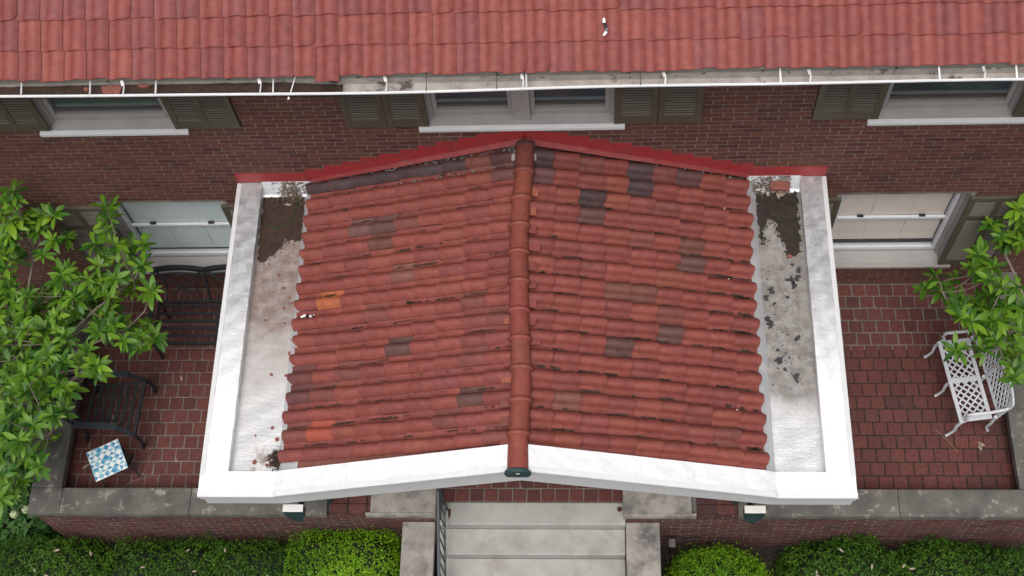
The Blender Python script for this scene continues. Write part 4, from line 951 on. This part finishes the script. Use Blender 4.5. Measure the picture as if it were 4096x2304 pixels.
def magnolia(pts, trunk_at, label, seed, hubs):
    random.seed(seed)
    t = thing('magnolia_tree', label, 'tree', trunk_at, group='magnolia trees beside the terrace')
    base = Vector(trunk_at); top = base + Vector((rnd(-.1,.1), rnd(-.1,.1), 1.5))
    tr = MB(); tr.tube([base, base + Vector((0.03,0.02,0.7)), top], [0.075,0.06,0.05], 8); trunk = tr.build('trunk', 'bark', t)
    limbs = MB(); H = []
    for h in hubs:
        h = Vector(h); s = base.lerp(top, rnd(0.55, 1.0)); mid = s.lerp(h, 0.5) + Vector((rnd(-.12,.12), rnd(-.12,.12), rnd(-.05,.12)))
        limbs.tube([s, s.lerp(mid, 0.5) + Vector((0,0,0.04)), mid, mid.lerp(h, 0.5) + Vector((rnd(-.04,.04), rnd(-.04,.04), 0.03)), h], [0.030,0.026,0.021,0.016,0.011], 6); H.append(h); H.append(mid)
    allw = []
    for p in pts:
        p = Vector(p); h = min(H, key=lambda q: (q-p).length + (0.6 if q.z > p.z + 0.2 else 0))
        m1 = h.lerp(p, 0.55) + Vector((rnd(-.04,.04), rnd(-.04,.04), -rnd(0.02, 0.10)))
        d = (p - m1).normalized()
        limbs.tube([h, h.lerp(m1, 0.5) + Vector((0,0,-0.02)), m1, p], [0.010,0.008,0.0065,0.004], 5)
        allw.append((p, d))
    limbs.build('branches', 'bark', t)
    leaves = []
    for p, d in allw:
        ax = (d*0.35 + Vector((0,0,1)) + Vector((rnd(-.35,.35), rnd(-.35,.35), 0))).normalized()
        q = ax.to_track_quat('Z', 'Y').to_matrix().to_4x4(); ph = rnd(0, 6.28); n = random.randint(9, 13); sc = rnd(0.140, 0.195)
        for k in range(n):
            el = rnd(0.05, 0.45) if k < n-3 else rnd(0.6, 1.1); L = sc*rnd(0.62, 1.18)*(1.0 if k < n-3 else 0.7)
            m = Matrix.Translation(p - ax*rnd(0.0, 0.03)) @ q @ Matrix.Rotation(ph + k*2.399 + rnd(-.15,.15), 4, 'Z') @ Matrix.Rotation(-el, 4, 'Y') @ Matrix.Rotation(rnd(-.35,.35), 4, 'X')
            leaves.append((m @ Matrix.Diagonal((L, L*rnd(0.75,1.15), L*rnd(0.3,2.6), 1)), p.z))
        for k in range(2):                              # older leaves lower on the twig
            m = Matrix.Translation(p - d*rnd(0.04, 0.10)) @ Matrix.Rotation(rnd(0,6.28), 4, 'Z') @ Matrix.Rotation(rnd(-.1,.5), 4, 'Y')
            leaves.append((m @ Matrix.Diagonal((sc, sc, sc, 1)), p.z-0.3))
    leaves.sort(key=lambda a: -a[1]); cr = MB()
    for m, z in leaves[300:]: cr.add([m @ Vector(v) for v in LV], LF, True)
    crown = tag(cr.build('crown', 'leaf', t), kind='stuff')
    for m, z in leaves[:300]: inst('leaf', LEAF, m, crown)
    return t
magnolia(LEFT, (-6.15, -1.75, -1.05), 'large magnolia overhanging the left end of the terrace and the black furniture', 3,
         [(-5.55,-0.35,1.7),(-4.75,-0.35,1.6),(-4.35,-0.75,1.75),(-5.1,-0.85,1.6),(-4.4,-1.35,1.7),(-4.75,-1.7,1.6),(-5.3,-1.3,1.3),(-5.45,-2.1,1.4),(-5.05,-2.5,1.6),(-5.45,-2.75,1.3),(-5.9,-1.0,0.9)])
magnolia(RIGHT, (5.95, -1.25, -1.05), 'magnolia reaching over the right end of the terrace and the white bench', 8,
         [(5.1,-0.3,1.5),(4.75,-0.7,1.65),(4.35,-0.95,1.7),(4.75,-1.15,1.5),(5.05,-1.3,1.6),(4.75,-1.55,1.7),(4.85,-1.95,1.9)])

def hedge_leaves(mb, cx, cy, cz, hx, hy, hz, n, size, lump, pw=3.0, seed=1, spiky=0.0, zmin=-9):
    """leaf-sized faces spread through the outer shell of a lumpy rounded block"""
    random.seed(seed); ph = [rnd(0, 6.28) for _ in range(8)]
    def rad(u, v, w):
        r = (abs(u)**pw + abs(v)**pw + abs(w)**pw)**(-1.0/pw)
        b = math.sin(u*7+ph[0])*math.sin(v*6+ph[1]) + 0.7*math.sin(u*15+v*9+ph[2])*math.sin(v*14-w*8+ph[3]) + 0.5*math.sin(u*31+ph[4])*math.sin(v*29+ph[5])
        return r*(1 + lump*b*0.5)
    for i in range(n):
        while True:
            u, v, w = random.gauss(0,1), random.gauss(0,1), abs(random.gauss(0,1))
            l = math.sqrt(u*u+v*v+w*w)
            if l > 1e-3: break
        u, v, w = u/l, v/l, w/l
        if math.sin(u*19+ph[6])*math.sin(v*17+ph[7]) + 0.6*math.sin(u*41+w*23+ph[1])*math.sin(v*37+ph[2]) < -0.62 and rnd(0,1) < 0.75: continue
        r = rad(u, v, w)*(1 - 0.16*abs(random.gauss(0,1))**1.5*0.6)
        if spiky and rnd(0,1) < 0.12: r *= 1 + spiky*rnd(0,1)
        p = Vector((cx+u*r*hx, cy+v*r*hy, cz+w*r*hz))
        if p.z < zmin: continue
        nrm = Vector((u/hx + rnd(-.9,.9), v/hy + rnd(-.9,.9), w/hz + 0.5 + rnd(-.7,.7))).normalized()
        a = nrm.orthogonal().normalized(); a = Matrix.Rotation(rnd(0,6.28), 3, nrm) @ a; b = nrm.cross(a)
        s = size*rnd(0.6, 1.35)
        mb.add([p - a*s, p - b*s*0.45, p + a*s, p + b*s*0.45], [(0,1,2,3)])
def core_blob(cx, cy, cz, hx, hy, hz, pw, z0):
    m = MB(); NU, NV = 20, 9; vs = []
    for j in range(NV):
        e = math.pi/2*j/(NV-1)
        for i in range(NU):
            a = 2*math.pi*i/NU; u, v, w = math.cos(a)*math.cos(e), math.sin(a)*math.cos(e), math.sin(e)
            r = (abs(u)**pw+abs(v)**pw+abs(w)**pw)**(-1/pw)*0.86; vs.append((cx+u*r*hx, cy+v*r*hy, cz+w*r*hz))
    m.add(vs, [(j*NU+i, j*NU+(i+1) % NU, (j+1)*NU+(i+1) % NU, (j+1)*NU+i) for j in range(NV-1) for i in range(NU)], True)
    return m
def bush(name, label, cat, mat, blobs, size, group=None):
    b0 = blobs[0]; t = thing(name, label, cat, (b0[0], b0[1], -1.05), group=group)
    lf = MB(); co = MB()
    for k, (cx, cy, ztop_, hx, hy, n, lump, pw, spk) in enumerate(blobs):
        hz = ztop_ + 1.02
        hedge_leaves(lf, cx, cy, -1.02, hx, hy, hz, n, size, lump, pw, seed=int(abs(cx*100))+k, spiky=spk)
        c = core_blob(cx, cy, -1.02, hx, hy, hz, pw, 0); co.add(c.v, c.f, True)
    co.build('stems', 'core', t); tag(lf.build('foliage', mat, t), kind='stuff')
    return t
GB = 'clipped boxwood bushes beside the steps'
bush('boxwood_bush', 'bright green boxwood clipped to a block, left of the stone steps', 'bush', 'box', [(-2.21,-3.56,-0.12,0.66,0.61,28000,0.05,8.0,0.06)], 0.016, GB)
bush('boxwood_bush', 'bright green rounded boxwood bush, right of the stone steps', 'bush', 'box', [(2.06,-3.70,-0.12,0.64,0.68,24000,0.08,2.6,0.12)], 0.016, GB)
GY = 'dark yew hedges along the foot of the terrace wall'
bush('yew_hedge', 'long dark green hedge below the left terrace wall, beside the boxwood block', 'hedge', 'yew', [(-4.30,-3.66,-0.26,0.86,0.68,20000,0.16,3.6,0.10),(-3.25,-3.66,-0.26,0.72,0.66,18000,0.16,3.6,0.10)], 0.018, GY)
bush('yew_hedge', 'dark green hedge with yellow flecks at the far left corner of the terrace wall', 'hedge', 'yew', [(-5.80,-3.58,-0.28,0.85,0.64,22000,0.14,3.2,0.10)], 0.018, GY)
bush('yew_hedge', 'loose dark green hedge below the right terrace wall, beside the rounded boxwood', 'hedge', 'yew', [(3.55,-3.62,-0.24,0.80,0.70,20000,0.18,3.0,0.10),(4.75,-3.66,-0.24,0.95,0.70,22000,0.18,3.0,0.10)], 0.020, GY)
hy = thing('hydrangea', 'leafy hydrangea with pale green flower heads outside the left terrace corner', 'shrub', (-6.15,-2.6,-1.05))
lf = MB(); hedge_leaves(lf, -6.2, -2.45, -1.02, 0.48, 0.75, 0.66, 2600, 0.055, 0.2, 2.2, 5); tag(lf.build('foliage', 'hydr', hy), kind='stuff')
core_blob(-6.2,-2.45,-1.02,0.42,0.68,0.55,2.2,0).build('stems', 'core', hy)
for k, (x, y, z) in enumerate(((-6.13,-2.79,-0.30),(-6.02,-2.72,-0.34))):
    q = MB(); random.seed(k)
    for i in range(160):
        n_ = Vector((random.gauss(0,1), random.gauss(0,1), random.gauss(0,1))).normalized(); p = Vector((x,y,z)) + n_*0.052*rnd(0.85,1.0)
        a = n_.orthogonal().normalized()*0.011; b = n_.cross(a).normalized()*0.011; q.add([p-a, p-b, p+a, p+b], [(0,1,2,3)])
    q.build('flower_head', 'petal', hy)

# ================================================================ LITTER AND SMALL THINGS
random.seed(77)
def patch(poly, z, mat, name, rough=0.018, h=0.010):
    """irregular low mound inside an outline"""
    out = []
    n = len(poly)
    for i in range(n):
        a, b = Vector(poly[i]), Vector(poly[(i+1) % n]); k = max(1, int((b-a).length/0.035))
        for j in range(k):
            p = a.lerp(b, j/k); out.append((p.x + rnd(-rough, rough), p.y + rnd(-rough, rough)))
    m = MB().prism_z(out, z, z+h*0.5)
    for k in range(420):
        a = random.choice(out); x, y = a[0]+random.gauss(0, .022), a[1]+random.gauss(0, .022); q = rnd(.002,.008)
        if 2.39 < abs(x) < 2.80: m.box(x-q, x+q, y-q*rnd(.4,1.4), y+q, z, z+h*0.4)
    for k in range(260):
        a, b = random.choice(out), random.choice(out); t = rnd(0.1, 0.45); x, y = a[0]+(b[0]-a[0])*t*0.3, a[1]+(b[1]-a[1])*t*0.3; q = rnd(.002,.006)
        m.box(x-q, x+q, y-q, y+q, z+h*0.3, z+h*0.5+q)
    return m.build(name, mat)
DIRT_L = [(-2.815,-0.105),(-2.375,-0.105),(-2.375,-0.253),(-2.365,-0.628),(-2.43,-0.648),(-2.551,-0.626),(-2.599,-0.758),(-2.653,-0.802),(-2.697,-0.881),(-2.747,-0.909),(-2.787,-0.903),(-2.805,-0.608),(-2.812,-0.308)]
DIRT_R = [(2.375,-0.146),(2.793,-0.132),(2.785,-0.523),(2.774,-0.815),(2.726,-0.86),(2.657,-0.874),(2.628,-0.721),(2.558,-0.567),(2.576,-0.52),(2.5,-0.434),(2.443,-0.489),(2.408,-0.597),(2.38,-0.736),(2.375,-0.643)]
solo(patch(DIRT_L[::-1], ZT+0.003, 'dirt', 'silt'), 'dark brown silt washed into the left roof trough', 'silt', kind='stuff')
solo(patch(DIRT_R[::-1], ZT+0.003, 'dirt_r', 'silt'), 'blackish silt washed into the right roof trough', 'silt', kind='stuff')
# tar flakes peeling off the right trough
m = MB()
FLK = [(2.42,-1.642,.075),(2.396,-1.565,.05),(2.475,-2.023,.06),(2.63,-2.208,.055),(2.608,-1.347,.03),(2.40,-1.345,.045),(2.448,-1.262,.055),(2.723,-1.124,.05),(2.742,-1.04,.045),(2.68,-1.208,.05),(2.475,-1.917,.025),(2.528,-2.116,.025),(2.674,-1.784,.04),(2.659,-1.811,.025),(2.472,-1.415,.028),(2.55,-1.95,.015),(2.52,-1.87,.012),(2.58,-2.0,.018),(2.46,-2.11,.02),(2.66,-1.15,.06),(2.69,-0.98,.03)]
FLK += [(rnd(2.39,2.76), rnd(-2.3,-1.0), rnd(.004,.012)) for _ in range(60)]
for x, y, r in FLK:
    k = random.randint(10, 15); ang0 = rnd(0, 6); ps = []; r *= 0.85
    for i in range(k):
        a = ang0 + 6.283*i/k; q = r*rnd(0.25, 1.15); ps.append((x+math.cos(a)*q, y+math.sin(a)*q))
    m.prism_z(ps, ZT+0.0065, ZT+0.0095)
tag(m.build('tar_flakes', 'tar'), 'black tar flakes peeling from the right roof trough', 'tar flakes', kind='stuff')
def shard(name, mat, x, y, z, r, h, label, cat, group=None, flat=True):
    k = random.randint(5, 7); a0 = rnd(0, 6); ps = [(x+math.cos(a0+6.283*i/k)*r*rnd(0.6,1.15), y+math.sin(a0+6.283*i/k)*r*rnd(0.5,1.0)) for i in range(k)]
    o = MB().prism_z(ps, z, z+h).build(name, mat); return solo(o, label, cat, group)
GT = 'clay crumbs lying in the left roof trough'
for x, y, r in ((-2.50,-1.20,.022),(-2.42,-1.31,.016),(-2.40,-1.37,.014),(-2.47,-1.43,.02),(-2.34,-1.78,.028),(-2.36,-1.93,.032),(-2.33,-2.0,.015),(-2.53,-2.16,.02),(-2.38,-2.17,.022),(-2.36,-2.62,.014),(-2.46,-2.72,.02),(-2.62,-2.80,.014),(-2.40,-2.84,.03),(-2.56,-1.05,.016),(-2.65,-1.56,.012),(-2.45,-1.60,.012),(-2.60,-3.07,.03),(-2.47,-3.10,.024)):
    shard('clay_crumb', 'frag', x, y, ZT+0.006, r, 0.012, 'small red clay crumb lying in the left roof trough', 'clay crumb', GT)
for x, y, r, g_ in ((-2.38,-3.05,.05,1),(-2.33,-3.10,.045,1)): 
    pass
m = MB()
for i in range(240):                                     # matted twigs and grit
    x, y = random.gauss(-2.385, 0.035), random.gauss(-3.05, 0.05); p = Vector((x, y, ZT+0.008+rnd(0,.03))); d = Vector((rnd(-1,1), rnd(-1,1), rnd(-.3,.3))).normalized()*rnd(.008,.03)
    m.bar(p-d, p+d, 0.004, 0.004)
solo(m.build('debris_clump', 'dirt'), 'clump of matted dead plant litter at the front of the left trough', 'litter', kind='stuff')
m = MB()
for i in range(260):
    x, y = random.gauss(-2.50, 0.08), random.gauss(-0.10, 0.05); y = min(y, -0.03); p = Vector((x, y, ZT+0.02+max(0, (y+0.13))*1.1+rnd(0,.02))); d = Vector((rnd(-1,1), rnd(-1,1), rnd(-.3,.3))).normalized()*rnd(.006,.03)
    m.bar(p-d, p+d, 0.005, 0.004)
solo(m.build('debris_clump', 'litter'), 'tangle of dry twigs and leaf litter at the wall end of the left trough', 'litter', kind='stuff')
m = MB()
for i in range(300):
    x, y = rnd(2.32, 2.72), random.gauss(-0.09, 0.035); y = min(y, -0.03); p = Vector((x, y, ZT+0.03+max(0, (y+0.13))*1.1+rnd(0,.02))); d = Vector((rnd(-1,1), rnd(-1,1), rnd(-.3,.3))).normalized()*rnd(.006,.03)
    m.bar(p-d, p+d, 0.005, 0.004)
solo(m.build('debris_clump', 'litter'), 'drift of dry twigs and leaf litter at the wall end of the right trough', 'litter', kind='stuff')
m = MB()                                                 # grit along the top row of tiles
for i in range(420):
    sx = random.choice((-1, -1, 1)); x = rnd(0.05, 2.25); y = random.gauss(-0.085, 0.016) if rnd(0,1) < 0.6 else -0.235 + rnd(-.02,.02) if sx < 0 else random.gauss(-0.085, 0.016); s = rnd(.003,.008)
    if sx > 0 and x < 1.3: continue
    z = zbase(x) + 0.075 if y > -0.15 else zbase(x) + 0.030
    m.box(sx*x-s, sx*x+s, y-s, y+s, z-s, z+s)
tag(m.build('grit', 'gritty'), 'grey grit lodged along the top row of porch tiles by the flashing', 'grit', kind='stuff')
# loose brick, strainer
o = MB().box(-0.098, 0.098, -0.048, 0.048, 0, 0.056).build('loose_brick', 'frag', bevel=0.004); o.location = (2.605, -0.100, 2.478); o.rotation_euler = (R_(10), 0, R_(-1))
tag(o, 'loose pinkish brick lying in the right roof trough against the wall', 'brick')
m = MB(); vs = []
for j in range(6):
    e = 1.5*j/5
    for i in range(12): a = 6.283*i/12; vs.append((2.494+0.026*math.cos(a)*math.cos(e), -0.150+0.026*math.sin(a)*math.cos(e), ZT+0.012+0.03*math.sin(e)))
m.add(vs, [(j*12+i, j*12+(i+1) % 12, (j+1)*12+(i+1) % 12, (j+1)*12+i) for j in range(5) for i in range(12)], True)
solo(m.build('drain_dome', 'silver'), 'small grey metal drain dome in the right roof trough', 'drain dome')
# torn black and white scraps
def scrap(pts, w, label, ends):
    t = thing('torn_scrap', label, 'scrap', tuple(pts[0]), group='torn scraps of roofing sheet')
    m = MB()
    for a, b in zip(pts, pts[1:]): m.bar(a, b, w, 0.004)
    m.build('black_strip', 'blackscrap', t)
    for e, d in ends:
        e, d = Vector(e), Vector(d); n_ = d.cross(Vector((0,0,1))).normalized()
        q = MB(); k = [e - n_*w*0.5, e + n_*w*0.7, e + n_*w*0.5 + d, e - n_*w*0.3 + d*0.8]
        k = [p + Vector((0,0,0.006)) for p in k]
        q.add(k + [p + Vector((0,0,0.003)) for p in k], [(0,1,2,3),(4,7,6,5),(0,4,5,1),(1,5,6,2),(2,6,7,3),(3,7,4,0)]); q.build('white_end', 'membrane', t)
def rz_(y): return EZ + (y-EY)*math.tan(PA) + 0.092
ps = [(0.785,-0.325),(0.770,-0.345),(0.795,-0.380),(0.790,-0.415),(0.772,-0.435)]
ps = [Vector((x, y, rz_(y))) for x, y in ps]
scrap(ps, 0.022, 'small torn black and white scrap lying on the main roof tiles', [(ps[1], (-0.004,0.036,0.018)), (ps[-2], (-0.022,-0.032,-0.015))])
ps = [Vector((-2.25,-1.605,zbase(2.25)+0.03)), Vector((-2.20,-1.59,zbase(2.2)+0.05)), Vector((-2.16,-1.61,zbase(2.16)+0.045)), Vector((-2.12,-1.595,zbase(2.12)+0.06))]
scrap(ps, 0.024, 'small torn black and white scrap at the left edge of the porch tiles', [(ps[1], (-0.055,-0.018,-0.014)), (ps[2], (0.05,0.022,0.02))])
# broken tile in the house gutter and silt there
m = MB(); poly = []
for x in lin(-5.2, -1.55, 40): poly.append((x, -0.640))
m = MB(); xs_ = lin(-5.4, -1.45, 90); vs = []
for x in xs_:
    f = 1.0 if x < -2.0 else max(0.05, (-1.45-x)/0.55); zz = 5.168 + 0.05*f + rnd(0, .01)
    vs += [(x, -0.625, zz), (x, -0.68, zz+rnd(0,.008)), (x, gut(x)+0.012, zz-0.006)]
m.add(vs, [(i*3+j, i*3+j+1, (i+1)*3+j+1, (i+1)*3+j) for i in range(89) for j in range(2)], True)
solo(m.build('silt', 'dirt'), 'dark silt filling the left end of the main gutter', 'silt', kind='stuff')
random.seed(9)
o = MB().prism_z([(-3.53,-0.655),(-3.505,-0.725),(-3.36,-0.735),(-3.345,-0.66),(-3.42,-0.635)][::-1], 5.232, 5.246).build('tile_fragment', 'frag'); solo(o, 'flat piece of broken red tile lying in the main gutter, left of the bracket', 'tile fragment')
o = MB().prism_z([(-3.225,-0.640),(-3.19,-0.668),(-3.13,-0.672),(-3.09,-0.640)], 5.232, 5.25).build('tile_fragment', 'frag'); solo(o, 'small curved piece of broken tile in the main gutter, right of the bracket', 'tile fragment')
shard('tile_fragment', 'frag', -3.66, -0.68, 5.234, 0.03, 0.015, 'tiny broken tile chip in the main gutter silt near its left end', 'tile fragment')
shard('tile_fragment', 'frag', 2.66, -0.885, ZT+0.008, 0.03, 0.014, 'small red clay chip at the edge of the silt in the right trough', 'tile fragment')
# fallen magnolia leaves
DL = MB(); DL.add(LV, LF, True); DRY = DL.mesh('fallen_leaf', 'dryleaf')
def fallen(x, y, z, L, label, group, tilt=0.15):
    o = bpy.data.objects.new('fallen_leaf', DRY); col.objects.link(o); o.location = (x, y, z); o.rotation_euler = (rnd(-tilt,tilt), rnd(-tilt,tilt), rnd(0,6.28)); o.scale = (L, L, L)
    return tag(o, label, 'leaf', group)
for x, y in ((-5.55,-3.25),(-5.75,-3.45),(-5.62,-3.52),(-5.10,-3.30),(-3.95,-3.22),(-3.55,-3.20),(-3.9,-3.48),(-3.62,-3.55),(-3.05,-3.5),(-4.45,-3.42)):
    fallen(x, y, -0.245+rnd(0,.03), rnd(.05,.08), 'dry buff leaf fallen on top of the dark hedges left of the steps', 'fallen leaves on the left hedges')
for x, y in ((3.38,-3.18),(3.12,-3.42),(3.72,-3.42),(4.20,-3.40),(4.5,-3.52),(3.95,-3.62),(4.05,-3.40),(3.1,-3.48)):
    fallen(x, y, -0.215+rnd(0,.03), rnd(.05,.08), 'dry buff leaf fallen on the loose dark hedge right of the steps', 'fallen leaves on the right hedge')
fallen(1.62,-3.62,-0.13,0.09,'curled tan leaf fallen on the rounded boxwood bush', None)
for x, y in ((-5.03,-1.72),(-5.0,-1.74)): fallen(x, y, 0.02, 0.10, 'pale dry leaf on the paving under the black armchair seat', 'fallen leaves under the armchair')
for x, y in ((-4.90,-2.12),(-4.95,-2.15),(-4.99,-2.13),(-4.92,-2.09)): fallen(x, y, 0.02, 0.11, 'brown dry leaf in the pile between the armchair and the mosaic table', 'fallen leaves by the mosaic table')
fallen(-4.27,-1.16,0.012,0.08,'single pale leaf lying on the pavers right of the armchair', None)
fallen(-5.20,-2.28,0.012,0.10,'single yellowish leaf on the pavers left of the mosaic table', None)
for x, y in ((4.995,-2.02),(5.01,-2.0),(5.0,-2.04)): fallen(x, y, 0.02, 0.09, 'dry straw-coloured leaf of the bunch beside the white bench foot', 'fallen leaves by the bench', 0.5)
fallen(-2.50,-0.23,ZT+0.02,0.09,'dry leaf lying on the silt in the left roof trough', None, 0.05)
for x, y in ((2.58,-0.20),(2.60,-0.225)): fallen(x, y, ZT+0.022, 0.12, 'long buff leaf lying beside the drain dome in the right trough', 'fallen leaves in the right trough', 0.05)
# thin vine in the left trough, dry stems on the terrace
o = MB().tube([(-2.45,-0.12,ZT+0.05),(-2.45,-0.24,ZT+0.03),(-2.47,-0.36,ZT+0.02),(-2.52,-0.44,ZT+0.02),(-2.60,-0.50,ZT+0.02),(-2.70,-0.49,ZT+0.02),(-2.77,-0.45,ZT+0.018)], 0.004, 5).build('vine_stem', 'hydr'); solo(o, 'thin green vine stem curling across the silt in the left trough', 'vine')
for pts, lab in (([(-4.62,-2.52,0.012),(-4.55,-2.42,0.03),(-4.50,-2.30,0.02),(-4.47,-2.12,0.012)], 'thin dry stem on the pavers right of the mosaic table, pointing to the wall'), ([(-4.80,-2.60,0.012),(-4.66,-2.49,0.03),(-4.52,-2.45,0.03),(-4.40,-2.41,0.012)], 'thin dry stem on the pavers crossing the foot of the mosaic table'), ([(4.55,-1.86,0.012),(4.66,-1.98,0.015),(4.76,-2.12,0.012)], 'thin dry stem on the pavers beside the front foot of the white bench')):
    solo(MB().tube(pts, 0.0022, 5).build('dry_stem', 'dryleaf'), lab, 'stem')
# garden spotlight on its bracket by the right cheek wall
sp = thing('garden_spotlight', 'small grey spotlight with a cable at the wall foot, right of the steps', 'spotlight', (1.56,-3.03,-1.05))
MB().tube([(1.56,-3.03,-1.05),(1.56,-3.03,-0.60)], 0.012, 6).build('stake', 'black', sp)
MB().obox(Matrix.Translation((1.56,-3.03,-0.55)) @ Matrix.Rotation(0.3, 4, 'X'), 0.04, 0.05, 0.045).build('lamp_head', 'strap_dark', sp, bevel=0.008)
MB().tube([(1.60,-3.0,-0.56),(1.70,-2.99,-0.62),(1.80,-2.98,-0.55),(1.88,-2.96,-0.60)], 0.012, 6).build('cable', 'black', sp)
